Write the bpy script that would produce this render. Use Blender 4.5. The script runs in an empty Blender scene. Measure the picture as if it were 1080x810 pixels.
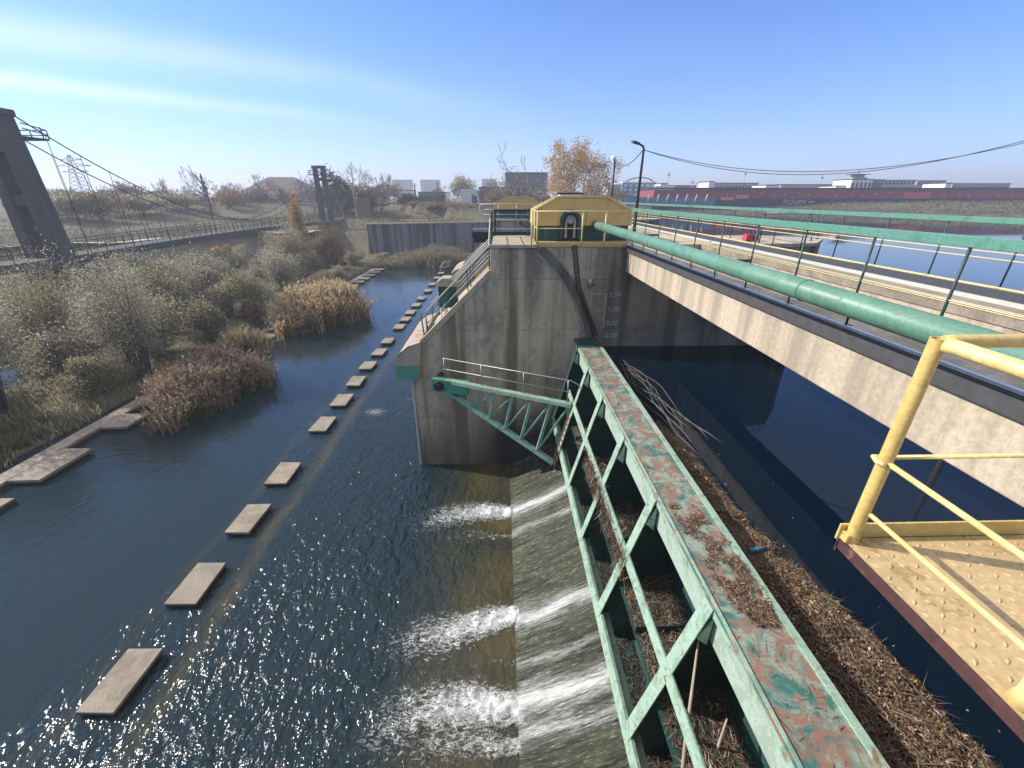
import bpy, math, random
import numpy as np
from mathutils import Vector, Matrix
random.seed(7); np.random.seed(7)
R = math.radians
S = bpy.context.scene
COL = S.collection
H = 11.1                      # eye height over the lower river; z = 0 is the lower river
DK = 9.53                     # deck level of piers and bridge
UW = 5.60                     # reservoir level
# ------------------------------------------------------------------ survey (camera model used to place far things)
F, PT, YW = 438.0, R(24.2), R(1.43)
sp, cp, sy, cy = math.sin(PT), math.cos(PT), math.sin(YW), math.cos(YW)
def ray(u, v):
    x = (u-540)/F; y = (405-v)/F
    Y = cp+y*sp; Z = -sp+y*cp
    return Vector((x*cy+Y*sy, Y*cy-x*sy, Z))
def atY(u, v, Y):
    r = ray(u, v); return Vector((r.x*Y/r.y, Y, H+r.z*Y/r.y))
def atZ(u, v, z):
    r = ray(u, v); s = (z-H)/r.z; return Vector((r.x*s, r.y*s, z))
# ------------------------------------------------------------------ object helpers
def tag(o, label=None, cat=None, group=None, kind=None):
    if label: o['label'] = label
    if cat: o['category'] = cat
    if group: o['group'] = group
    if kind: o['kind'] = kind
    return o
def empty(name, loc=(0, 0, 0), label=None, cat=None, group=None, rz=0):
    o = bpy.data.objects.new(name, None); COL.objects.link(o)
    o.location = loc; o.rotation_euler = (0, 0, rz); o.empty_display_size = .3
    return tag(o, label, cat, group)
class MB:
    def __init__(s): s.v = []; s.f = []; s.m = []; s.sm = []
    def add(s, vs, fs, mi=0, smooth=False):
        b = len(s.v); s.v += [tuple(p) for p in vs]
        for f in fs: s.f.append(tuple(b+i for i in f)); s.m.append(mi); s.sm.append(smooth)
        return s
    def box(s, x0, x1, y0, y1, z0, z1, mi=0):
        vs = [(x0,y0,z0),(x1,y0,z0),(x1,y1,z0),(x0,y1,z0),(x0,y0,z1),(x1,y0,z1),(x1,y1,z1),(x0,y1,z1)]
        return s.add(vs, [(0,3,2,1),(4,5,6,7),(0,1,5,4),(1,2,6,5),(2,3,7,6),(3,0,4,7)], mi)
    def bar(s, a, b, w, h, up=(0, 0, 1), mi=0):            # rectangular bar between two points
        a = Vector(a); b = Vector(b); d = (b-a).normalized(); up = Vector(up)
        if abs(d.dot(up)) > .98: up = Vector((0, 1, 0))
        sd = d.cross(up).normalized(); u2 = sd.cross(d).normalized()
        vs = []
        for p in (a, b):
            for i, j in ((-1,-1),(1,-1),(1,1),(-1,1)): vs.append(p+sd*(i*w/2)+u2*(j*h/2))
        return s.add(vs, [(0,1,2,3),(7,6,5,4),(0,4,5,1),(1,5,6,2),(2,6,7,3),(3,7,4,0)], mi)
    def tube(s, pts, r, n=8, mi=0, caps=True):
        pts = [Vector(p) for p in pts]; k = len(pts)
        rs = r if isinstance(r, (list, tuple)) else [r]*k
        vs = []; ref = None
        for i, p in enumerate(pts):
            d = (pts[min(i+1, k-1)]-pts[max(i-1, 0)])
            if d.length < 1e-9: d = Vector((0, 0, 1))
            d.normalize()
            if ref is None or abs(ref.dot(d)) > .95: ref = Vector((0, 0, 1)) if abs(d.z) < .9 else Vector((1, 0, 0))
            a = d.cross(ref).normalized(); b = a.cross(d).normalized(); ref = b
            for q in range(n):
                t = 2*math.pi*q/n; vs.append(p+(a*math.cos(t)+b*math.sin(t))*rs[i])
        fs = [(i*n+q, i*n+(q+1) % n, (i+1)*n+(q+1) % n, (i+1)*n+q) for i in range(k-1) for q in range(n)]
        s.add(vs, fs, mi, True)
        if caps:
            b = len(s.v)-len(vs)
            s.f.append(tuple(b+q for q in range(n))[::-1]); s.m.append(mi); s.sm.append(False)
            s.f.append(tuple(b+(k-1)*n+q for q in range(n))); s.m.append(mi); s.sm.append(False)
        return s
    def prism_y(s, poly, y0, y1, mi=0):                    # polygon in xz extruded along y
        n = len(poly)
        vs = [(x, y0, z) for x, z in poly]+[(x, y1, z) for x, z in poly]
        fs = [tuple(range(n)), tuple(range(2*n-1, n-1, -1))]+[(i, i+n, (i+1) % n+n, (i+1) % n) for i in range(n)]
        return s.add(vs, fs, mi)
    def prism_z(s, poly, z0, z1, mi=0):
        n = len(poly)
        vs = [(x, y, z0) for x, y in poly]+[(x, y, z1) for x, y in poly]
        fs = [tuple(range(n-1, -1, -1)), tuple(range(n, 2*n))]+[(i, (i+1) % n, (i+1) % n+n, i+n) for i in range(n)]
        return s.add(vs, fs, mi)
    def build(s, name, mats, parent=None, bevel=0, fixn=False):
        me = bpy.data.meshes.new(name); me.from_pydata(s.v, [], s.f)
        if not isinstance(mats, (list, tuple)): mats = [mats]
        for m in mats: me.materials.append(m)
        me.polygons.foreach_set('material_index', s.m)
        me.polygons.foreach_set('use_smooth', s.sm)
        me.update()
        if fixn:
            import bmesh
            bm = bmesh.new(); bm.from_mesh(me); bmesh.ops.recalc_face_normals(bm, faces=bm.faces); bm.to_mesh(me); bm.free()
        o = bpy.data.objects.new(name, me); COL.objects.link(o)
        if parent: o.parent = parent
        if bevel:
            b = o.modifiers.new('bevel', 'BEVEL'); b.width = bevel; b.segments = 2; b.limit_method = 'ANGLE'; b.angle_limit = R(40)
        return o
def mesh_np(name, V, Fq, mat, parent=None, attrs=None, smooth=False, mi=None):
    me = bpy.data.meshes.new(name)
    V = np.asarray(V, dtype=np.float32); Fq = np.asarray(Fq, dtype=np.int32); k = Fq.shape[1]
    me.vertices.add(len(V)); me.vertices.foreach_set('co', V.ravel())
    me.loops.add(Fq.size); me.loops.foreach_set('vertex_index', Fq.ravel())
    me.polygons.add(len(Fq)); me.polygons.foreach_set('loop_start', np.arange(0, Fq.size, k, dtype=np.int32))
    me.polygons.foreach_set('loop_total', np.full(len(Fq), k, dtype=np.int32))
    mats = mat if isinstance(mat, (list, tuple)) else [mat]
    for m in mats: me.materials.append(m)
    if mi is not None: me.polygons.foreach_set('material_index', np.asarray(mi, dtype=np.int32))
    if smooth: me.polygons.foreach_set('use_smooth', np.ones(len(Fq), dtype=bool))
    me.update(); me.validate()
    for n, a in (attrs or {}).items():
        at = me.attributes.new(n, 'FLOAT', 'POINT'); at.data.foreach_set('value', np.asarray(a, dtype=np.float32).ravel())
    o = bpy.data.objects.new(name, me); COL.objects.link(o)
    if parent: o.parent = parent
    return o
def copy_tree(o, parent=None):
    c = o.copy(); COL.objects.link(c)
    if parent: c.parent = parent
    for ch in [x for x in COL.objects if x.parent == o]: copy_tree(ch, c)
    return c
def vnoise(x, y, s, seed=0):                               # cheap smooth value noise
    rs = np.random.RandomState(seed); T = rs.rand(64, 64)
    x = np.asarray(x)/s; y = np.asarray(y)/s
    xi = np.floor(x).astype(int); yi = np.floor(y).astype(int); fx = x-xi; fy = y-yi
    fx = fx*fx*(3-2*fx); fy = fy*fy*(3-2*fy)
    g = lambda a, b: T[a % 64, b % 64]
    return (g(xi, yi)*(1-fx)+g(xi+1, yi)*fx)*(1-fy)+(g(xi, yi+1)*(1-fx)+g(xi+1, yi+1)*fx)*fy
# ------------------------------------------------------------------ materials
class NT:
    def __init__(s, name):
        s.m = bpy.data.materials.new(name); s.m.use_nodes = True; s.t = s.m.node_tree
        s.t.nodes.clear(); s.out = s.t.nodes.new('ShaderNodeOutputMaterial'); s.tc = None
    def n(s, ty, **kw):
        o = s.t.nodes.new(ty)
        for k, v in kw.items():
            if k == 'ins':
                for a, b in v.items():
                    if hasattr(b, 'is_linked') or isinstance(b, bpy.types.NodeSocket): s.t.links.new(b, o.inputs[a])
                    else: o.inputs[a].default_value = b
            else: setattr(o, k, v)
        return o
    def obj(s, scale=(1, 1, 1), rot=(0, 0, 0), world=False):
        if world: src = s.n('ShaderNodeNewGeometry').outputs['Position']
        else: src = s.n('ShaderNodeTexCoord').outputs['Object']
        return s.n('ShaderNodeMapping', ins={'Vector': src, 'Scale': scale, 'Rotation': rot}).outputs[0]
    def noise(s, vec, scale=1, detail=4, rough=.55, dist=0):
        return s.n('ShaderNodeTexNoise', ins={'Vector': vec, 'Scale': scale, 'Detail': detail, 'Roughness': rough, 'Distortion': dist}).outputs[0]
    def ramp(s, fac, stops, interp='LINEAR'):
        o = s.n('ShaderNodeValToRGB', ins={'Fac': fac}); cr = o.color_ramp; cr.interpolation = interp
        while len(cr.elements) < len(stops): cr.elements.new(.5)
        for e, (p, c) in zip(cr.elements, stops):
            e.position = p; e.color = (c, c, c, 1) if isinstance(c, (int, float)) else (*c, 1)
        return o.outputs[0]
    def mix(s, fac, a, b, bt='MIX'):
        o = s.n('ShaderNodeMix', data_type='RGBA', blend_type=bt)
        for i, v in ((0, fac), (6, a), (7, b)):
            if isinstance(v, bpy.types.NodeSocket): s.t.links.new(v, o.inputs[i])
            elif i == 0: o.inputs[0].default_value = v
            else: o.inputs[i].default_value = (*v, 1) if len(v) == 3 else v
        return o.outputs[2]
    def math(s, op, a, b=0, clamp=False):
        o = s.n('ShaderNodeMath', operation=op, use_clamp=clamp)
        for i, v in ((0, a), (1, b)):
            if isinstance(v, bpy.types.NodeSocket): s.t.links.new(v, o.inputs[i])
            else: o.inputs[i].default_value = v
        return o.outputs[0]
    def bump(s, h, strength=.3, dist=.02):
        return s.n('ShaderNodeBump', ins={'Height': h, 'Strength': strength, 'Distance': dist}).outputs[0]
    def bsdf(s, col, rough=.7, metal=0, normal=None, spec=.5, **kw):
        ins = {'Roughness': rough, 'Metallic': metal, 'Specular IOR Level': spec}
        ins.update(kw)
        o = s.n('ShaderNodeBsdfPrincipled', ins=ins)
        if isinstance(col, bpy.types.NodeSocket): s.t.links.new(col, o.inputs['Base Color'])
        else: o.inputs['Base Color'].default_value = (*col, 1)
        if normal: s.t.links.new(normal, o.inputs['Normal'])
        s.t.links.new(o.outputs[0], s.out.inputs[0]); return o
def simple(name, col, rough=.6, metal=0, var=.25, scale=6, bump=.15):
    t = NT(name); v = t.obj(world=True); n = t.noise(v, scale, 5)
    c = t.mix(n, tuple(x*(1-var) for x in col), tuple(min(1, x*(1+var)) for x in col))
    t.bsdf(c, rough, metal, t.bump(n, bump, .01)); return t.m
def concrete(name, base, stain=.5, green=0, lines=True, grain=1.0, pier=False):
    t = NT(name); p = t.obj(world=True)
    streak = t.noise(t.obj((2.2, 2.2, .12), world=True), 1, 5, .6)
    big = t.noise(p, .55, 5, .6); fine = t.noise(p, 14*grain, 6, .65); sp_ = t.noise(p, 60, 2, .5)
    c = t.mix(t.ramp(fine, [(.3, 0), (.7, 1)]), tuple(x*.78 for x in base), tuple(x*1.18 for x in base))
    c = t.mix(t.math('MULTIPLY', t.ramp(streak, [(.42, 0), (.62, 1)]), stain), c, tuple(x*.3 for x in base))
    c = t.mix(t.math('MULTIPLY', t.ramp(big, [(.5, 0), (.75, 1)]), stain*.8), c, (base[0]*.48, base[1]*.46, base[2]*.42))
    if green:
        st2 = t.noise(t.obj((1.1, 1.1, .06), world=True), 1, 3, .5)
        c = t.mix(t.math('MULTIPLY', t.ramp(st2, [(.52, 0), (.60, 1)]), green), c, (.11, .095, .03))
    c = t.mix(t.ramp(sp_, [(.62, 0), (.7, .5)]), c, tuple(x*.5 for x in base))
    h = t.math('ADD', t.math('MULTIPLY', fine, .5), t.math('MULTIPLY', sp_, .3))
    if lines:
        z = t.n('ShaderNodeSeparateXYZ', ins={0: p}).outputs
        ln = t.math('COMPARE', t.math('FRACT', t.math('DIVIDE', t.math('ADD', z[2], .5), 1.95)), .5); 
        ln.node.inputs[2].default_value = .006
        lx = t.math('COMPARE', t.math('FRACT', t.math('DIVIDE', t.math('ADD', z[0], 100.9), 2.4)), .5)
        lx.node.inputs[2].default_value = .004
        l2 = t.math('MAXIMUM', ln, lx)
        c = t.mix(t.math('MULTIPLY', l2, .6), c, tuple(x*.25 for x in base))
    if pier:
        cell = t.n('ShaderNodeVectorMath', operation='FLOOR', ins={0: t.n('ShaderNodeMapping', ins={'Vector': p, 'Scale': (1/2.4, .0001, 1/1.95), 'Location': (.04, .5, .756)}).outputs[0]}).outputs[0]
        wn = t.n('ShaderNodeTexWhiteNoise', ins={'Vector': cell}).outputs[0]
        c = t.mix(t.math('MULTIPLY', wn, .34), c, (.15, .135, .11))
        pt = t.noise(t.obj((.7, .7, .45), world=True), 1.3, 7, .75, 1.0)
        c = t.mix(t.ramp(pt, [(.50, 0), (.62, .6)]), c, (.17, .15, .12))
        c = t.mix(t.ramp(pt, [(.30, .45), (.40, 0)]), c, (.50, .46, .38))
        zz = t.n('ShaderNodeSeparateXYZ', ins={0: p}).outputs
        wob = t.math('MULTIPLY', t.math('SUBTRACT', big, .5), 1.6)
        wl = t.ramp(t.math('ADD', t.math('DIVIDE', t.math('ADD', zz[2], wob), 5.0), .1), [(.12, 1), (.70, 0)])
        c = t.mix(t.math('MULTIPLY', wl, .75), c, (.055, .05, .042))
        drip = t.noise(t.obj((3.2, 3.2, .05), world=True), 1, 3, .5)
        dk = t.math('MULTIPLY', t.ramp(t.math('DIVIDE', t.math('SUBTRACT', zz[2], 5.0), 4.6), [(.05, 0), (.95, 1)]), t.ramp(drip, [(.46, 0), (.60, 1)]))
        c = t.mix(t.math('MULTIPLY', dk, .62), c, (.05, .045, .04))
        wet_shade = t.math('MULTIPLY', t.ramp(t.math('ADD', t.math('MULTIPLY', zz[0], .22), t.math('ADD', t.math('MULTIPLY', wob, .12), .55)), [(.18, 0), (.50, 1)]), t.ramp(t.math('ADD', t.math('DIVIDE', zz[2], 5.0), t.math('MULTIPLY', wob, .10)), [(.30, 1), (.66, 0)]))
        c = t.mix(t.math('MULTIPLY', wet_shade, .9), c, (.018, .017, .014))  # lower right foot: shadow painted in together with the wet stain
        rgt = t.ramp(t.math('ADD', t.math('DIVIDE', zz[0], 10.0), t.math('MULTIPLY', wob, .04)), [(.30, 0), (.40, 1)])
        c = t.mix(t.math('MULTIPLY', rgt, .6), c, (.07, .068, .062))  # right of the arc: shade under the bridge painted in with real staining
    t.bsdf(c, .88, 0, t.bump(h, .35, .02)); return t.m
def painted(name, base, dark, rust, rusty=.3, darky=.35, rough=.5, scale=2.2, soft=.04):
    t = NT(name); p = t.obj(world=True)
    a = t.noise(p, scale, 7, .68, .6); b = t.noise(p, scale*1.7, 8, .7, .9); f = t.noise(p, 30, 5, .7)
    c = t.mix(t.ramp(f, [(.3, 0), (.7, 1)]), tuple(x*.75 for x in base), tuple(min(1, x*1.2) for x in base))
    c = t.mix(t.ramp(a, [(.62-darky*.35, 0), (.62+soft-darky*.35, 1)]), c, dark)
    rc = t.mix(f, tuple(x*.55 for x in rust), tuple(min(1, x*1.5) for x in rust))
    rm = t.ramp(b, [(.70-rusty*.42, 0), (.70+soft-rusty*.42, 1)])
    c = t.mix(rm, c, rc)
    h = t.math('ADD', t.math('MULTIPLY', f, .4), t.math('MULTIPLY', rm, .3))
    t.bsdf(c, t.math('ADD', t.math('MULTIPLY', rm, .3), rough), 0, t.bump(h, .4, .01)); return t.m
def leafy(name, cols, trans=.35, rough=.6):
    t = NT(name); r = t.n('ShaderNodeNewGeometry').outputs['Random Per Island']
    c = t.ramp(r, [(i/(len(cols)-1), k) for i, k in enumerate(cols)])
    d = t.n('ShaderNodeBsdfPrincipled', ins={'Roughness': rough, 'Specular IOR Level': .3}); t.t.links.new(c, d.inputs['Base Color'])
    tr = t.n('ShaderNodeBsdfTranslucent'); t.t.links.new(c, tr.inputs[0])
    mx = t.n('ShaderNodeMixShader', ins={0: trans}); t.t.links.new(d.outputs[0], mx.inputs[1]); t.t.links.new(tr.outputs[0], mx.inputs[2])
    t.t.links.new(mx.outputs[0], t.out.inputs[0]); return t.m
M = {}
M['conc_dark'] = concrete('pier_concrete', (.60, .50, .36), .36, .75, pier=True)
M['conc_far'] = concrete('wall_concrete', (.21, .21, .20), .8, .2)
M['conc_tan'] = concrete('beam_concrete', (.50, .42, .315), .5, 0, False)
M['conc_cap'] = concrete('coping_concrete', (.42, .36, .27), .35, 0, False)
def slab_mat():
    t = NT('slab_concrete'); p = t.obj(world=True); z = t.n('ShaderNodeSeparateXYZ', ins={0: p}).outputs[2]
    a = t.noise(p, 1.6, 6, .7, .5); f = t.noise(p, 22, 5, .7); r = t.n('ShaderNodeObjectInfo').outputs['Random']
    c = t.mix(t.ramp(f, [(.3, 0), (.7, 1)]), (.25, .205, .155), (.40, .335, .26))
    c = t.mix(t.ramp(a, [(.42, 0), (.62, .75)]), c, (.15, .125, .095))
    c = t.mix(t.math('MULTIPLY', r, .35), c, (.20, .185, .16))
    wet = t.ramp(t.math('ADD', t.math('MULTIPLY', z, 5.0), t.math('MULTIPLY', t.math('SUBTRACT', a, .5), .5)), [(.45, 1), (.85, 0)])
    c = t.mix(wet, c, (.035, .035, .025))
    t.bsdf(c, .85, 0, t.bump(t.math('ADD', f, a), .5, .03)); return t.m
M['slab'] = slab_mat()
M['mint'] = painted('mint_paint', (.30, .435, .345), (.19, .30, .235), (.20, .115, .07), .34, .35, .5, 3.5, .10)
M['crest'] = painted('crest_paint', (.25, .32, .265), (.035, .145, .13), (.25, .135, .10), .57, .46, .6, 2.3, .10)
M['dkgreen'] = painted('dark_green_steel', (.018, .06, .052), (.012, .15, .13), (.04, .03, .02), .25, .12)
M['green'] = painted('green_paint', (.075, .29, .20), (.05, .22, .15), (.12, .10, .07), .18, .2, .42)
M['pipe'] = painted('pipe_green', (.115, .255, .185), (.09, .21, .15), (.17, .22, .18), .25, .35, .45, 1.3)
M['railg'] = painted('rail_green', (.10, .25, .195), (.075, .20, .155), (.1, .12, .09), .1, .2, .4)
M['postg'] = painted('post_green', (.02, .06, .055), (.03, .11, .09), (.06, .04, .03), .2, .2, .5)
M['yellow'] = painted('yellow_paint', (.62, .445, .15), (.55, .39, .125), (.22, .12, .06), .12, .2, .45, 3)
M['yellow_pale'] = painted('pale_yellow_paint', (.72, .58, .25), (.63, .49, .20), (.28, .18, .09), .1, .2, .45, 5)
M['plate'] = painted('yellow_plate_paint', (.52, .375, .19), (.45, .325, .16), (.34, .23, .10), .3, .3, .5, 3)
M['maroon'] = painted('maroon_edge', (.075, .034, .032), (.05, .026, .025), (.15, .08, .045), .3, .2)
M['hood'] = painted('hood_yellow', (.62, .42, .14), (.54, .36, .115), (.16, .10, .05), .15, .25, .5, 2)
M['steel'] = simple('grey_steel', (.30, .30, .29), .45, .6, .3)
M['pale_steel'] = simple('pale_steel', (.52, .53, .50), .45, .2, .2)
M['asphalt'] = simple('bitumen', (.055, .055, .058), .75, 0, .5, 8, .4)
M['railsteel'] = simple('crane_rail_steel', (.62, .64, .66), .3, .7, .2)
M['black'] = simple('shade_black', (.012, .012, .012), .7)  # flat black painted where hollow parts are dark inside
M['dkmetal'] = simple('dark_metal', (.035, .033, .03), .6, .3, .4)
M['track'] = concrete('stained_track', (.17, .15, .12), .8, 0, False)
M['rustmetal'] = simple('rusty_metal', (.13, .075, .045), .85, 0, .5, 9, .4)
M['red'] = simple('red_paint', (.55, .05, .07), .5)
M['pink'] = simple('pink_panel', (.62, .10, .13), .6)
M['salmon'] = simple('salmon_panel', (.66, .22, .18), .6)
M['dkred'] = simple('dark_red_cladding', (.27, .042, .048), .6, 0, .3, .4)
M['navy'] = simple('navy_cladding', (.018, .026, .06), .6, 0, .3, .4)
M['white'] = simple('white_paint', (.75, .75, .73), .6, 0, .08)
M['glass'] = simple('blue_glass', (.10, .18, .26), .15, 0, .3, .5)
M['wind'] = simple('window_dark', (.03, .04, .055), .2)
M['brick'] = simple('brown_brick', (.20, .15, .125), .85, 0, .2, 2)
M['brick_grey'] = simple('grey_brown_render', (.16, .135, .12), .85, 0, .3, .5)  # the block's own grey brown wall colour
M['render'] = simple('grey_render', (.32, .33, .34), .8, 0, .2, 1)
M['pale'] = simple('pale_render', (.58, .58, .56), .8, 0, .12, 1)
M['roof_red'] = simple('red_roof_tiles', (.26, .10, .085), .8, 0, .25, 2)
M['roof_brown'] = simple('brown_roof', (.085, .06, .055), .8, 0, .25, 2)
M['pylonc'] = concrete('pylon_concrete', (.085, .085, .088), .4, 0, False)
M['wire'] = simple('black_cable', (.03, .03, .035), .6)
M['bark'] = simple('grey_bark', (.14, .115, .095), .9, 0, .3, 8, .5)
M['bark_pale'] = simple('pale_bark', (.33, .27, .21), .9, 0, .3, 8, .5)
M['rock'] = simple('dark_rock', (.06, .055, .05), .85, 0, .4, 4, .6)
M['lf_olive'] = leafy('olive_leaves', [(.12, .115, .06), (.25, .23, .13), (.37, .335, .205), (.50, .45, .31)], .5)
M['lf_grey'] = leafy('grey_green_leaves', [(.14, .13, .085), (.28, .26, .175), (.42, .385, .28), (.56, .51, .40)], .5)
M['lf_brown'] = leafy('brown_leaves', [(.08, .05, .028), (.16, .10, .05), (.25, .17, .09), (.33, .25, .15)])
M['lf_orange'] = leafy('orange_leaves', [(.20, .11, .035), (.36, .20, .06), (.46, .28, .10), (.40, .31, .15)], .45)
M['lf_autumn'] = leafy('autumn_leaves', [(.36, .22, .10), (.52, .35, .17), (.60, .46, .27), (.44, .33, .20)], .4)
M['lf_scrub'] = leafy('shore_scrub', [(.06, .065, .04), (.11, .105, .065), (.17, .145, .10)], .1)
M['lf_haze'] = leafy('thicket_twigs', [(.05, .045, .04), (.09, .08, .07), (.14, .12, .10)], .2)
M['lf_dark'] = leafy('dark_leaves', [(.015, .025, .018), (.03, .045, .03), (.045, .06, .04)])
M['lf_yellow'] = leafy('yellow_green_leaves', [(.14, .14, .04), (.26, .24, .08), (.36, .33, .13)])
M['reed_purple'] = leafy('purple_brown_reeds', [(.15, .09, .07), (.28, .18, .135), (.38, .27, .205), (.44, .36, .27)], .4)
M['reed_green'] = leafy('green_reeds', [(.06, .08, .02), (.13, .15, .045), (.22, .23, .08)], .45)
M['reed_gold'] = leafy('golden_reeds', [(.28, .18, .09), (.46, .32, .17), (.60, .45, .28), (.62, .53, .38)], .5)
M['reed_beige'] = leafy('beige_reeds', [(.14, .115, .07), (.26, .22, .14), (.40, .35, .24)], .35)
M['debris'] = leafy('dead_plant_debris', [(.05, .025, .017), (.11, .055, .034), (.19, .105, .07), (.28, .185, .13), (.44, .36, .27)], .05, .8)
M['debris_dark'] = leafy('dark_debris', [(.02, .012, .01), (.05, .03, .022), (.12, .085, .065), (.26, .21, .17)], .05, .8)
M['leaf_litter'] = leafy('fallen_yellow_leaves', [(.45, .30, .06), (.60, .45, .12), (.42, .26, .08)], .2)
# --- ground
def ground_mat():
    t = NT('ground'); p = t.obj(world=True)
    a = t.noise(p, .05, 5, .6); b = t.noise(p, .6, 6, .7); f = t.noise(p, 5, 5, .7)
    g = t.mix(t.ramp(a, [(.4, 0), (.6, 1)]), (.085, .088, .036), (.11, .09, .055))
    g = t.mix(t.ramp(b, [(.42, 0), (.62, 1)]), g, (.06, .055, .033))
    g = t.mix(t.ramp(f, [(.45, 0), (.75, .7)]), g, (.15, .125, .085))
    t.bsdf(g, .95, 0, t.bump(f, .6, .1)); return t.m
M['ground'] = ground_mat()
def water_mat(name, deep, calm=False):
    t = NT(name); pos = t.n('ShaderNodeNewGeometry').outputs['Position']
    mp = lambda sc, rz: t.n('ShaderNodeMapping', ins={'Vector': pos, 'Scale': sc, 'Rotation': (0, 0, rz)}).outputs[0]
    if calm:
        h = t.noise(mp((1, 1, 1), 0), .6, 3, .5)
        nrm = t.bump(h, .10, .05); col = deep; rough = .03
        t.bsdf(col, rough, 0, nrm, .5, IOR=1.33); return t.m
    bed = t.n('ShaderNodeAttribute', attribute_name='bed').outputs['Fac']
    chop = t.n('ShaderNodeAttribute', attribute_name='chop').outputs['Fac']
    big = t.noise(mp((1, .7, 1), R(20)), .35, 2, .5)
    h1 = t.noise(mp((1.2, .92, 1), R(-20)), 2.1, 3, .52, .5)
    h2 = t.noise(mp((1.25, .9, 1), R(12)), 3.6, 3, .55, .7)
    h3 = t.noise(mp((1.4, .85, 1), R(-35)), 8.5, 2, .5, .5)
    amp = t.math('MULTIPLY', t.math('ADD', t.math('MULTIPLY', chop, t.math('SUBTRACT', 1.0, t.math('MULTIPLY', bed, .55))), .06), t.math('ADD', t.math('MULTIPLY', big, 1.1), .45))
    h = t.math('ADD', t.math('MULTIPLY', t.math('MULTIPLY', h1, amp), .85), t.math('ADD', t.math('MULTIPLY', t.math('MULTIPLY', h2, amp), .42), t.math('MULTIPLY', t.math('MULTIPLY', h3, amp), .10)))
    nrm = t.n('ShaderNodeBump', ins={'Height': h, 'Strength': .9, 'Distance': .175}).outputs[0]
    f = t.noise(mp((1.3, 1.0, 1), 0), 1.3, 7, .7, 1.0)
    bc = t.mix(f, (.034, .028, .010), (.165, .125, .045))
    c = t.mix(bed, deep, bc)
    t.bsdf(c, t.math('ADD', t.math('MULTIPLY', t.math('MINIMUM', chop, 1.0), .10), .03), 0, nrm, .5, IOR=1.33); return t.m
M['river'] = water_mat('river_water', (.011, .025, .033))
M['lake'] = water_mat('reservoir_water', (.002, .009, .020), True)
def chute_mat():
    t = NT('spilling_water_sheet'); pos = t.obj(world=True)
    at = t.n('ShaderNodeAttribute', attribute_name='foam').outputs['Fac']
    st = t.noise(t.obj((.45, 7, 1), world=True), 1.6, 6, .7, .5); f = t.noise(t.obj((2.2, 22, 1), world=True), 2.4, 5, .75, .3)
    c = t.mix(t.ramp(st, [(.38, 0), (.66, 1)]), (.010, .014, .007), (.075, .08, .045))
    w = t.math('MULTIPLY', t.ramp(t.math('ADD', t.math('MULTIPLY', f, .6), t.math('MULTIPLY', st, .5)), [(.44, 0), (.68, 1)]), at, True)
    w = t.math('ADD', w, t.math('MULTIPLY', t.ramp(f, [(.55, 0), (.66, .75)]), t.ramp(st, [(.40, .15), (.60, 1)])), True)
    w = t.math('ADD', w, t.math('MULTIPLY', t.math('SUBTRACT', at, .72, True), 1.5), True)
    c = t.mix(w, c, (.58, .60, .60))
    t.bsdf(c, t.math('ADD', t.math('MULTIPLY', w, .5), .2), 0, t.bump(t.math('ADD', st, f), .5, .05), .22); return t.m
M['chute'] = chute_mat()
def foam_mat():
    t = NT('white_foam'); at = t.n('ShaderNodeAttribute', attribute_name='foam').outputs['Fac']
    a = t.noise(t.obj((2.0, 3.8, 2), world=True), 3.4, 7, .75, 1.0); b = t.noise(t.obj(world=True), 26, 3, .6)
    k = t.math('ADD', t.math('MULTIPLY', a, .8), t.math('MULTIPLY', b, .25))
    al = t.ramp(t.math('ADD', t.math('MULTIPLY', at, .53), t.math('SUBTRACT', k, .62)), [(.19, 0), (.40, 1)])
    d = t.n('ShaderNodeBsdfPrincipled', ins={'Base Color': (.66, .68, .69, 1), 'Roughness': .5, 'Normal': t.bump(k, .6, .04)})
    tr = t.n('ShaderNodeBsdfTransparent'); mx = t.n('ShaderNodeMixShader', ins={0: al, 1: tr.outputs[0], 2: d.outputs[0]})
    t.t.links.new(mx.outputs[0], t.out.inputs[0]); return t.m
M['foam'] = foam_mat()
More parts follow.
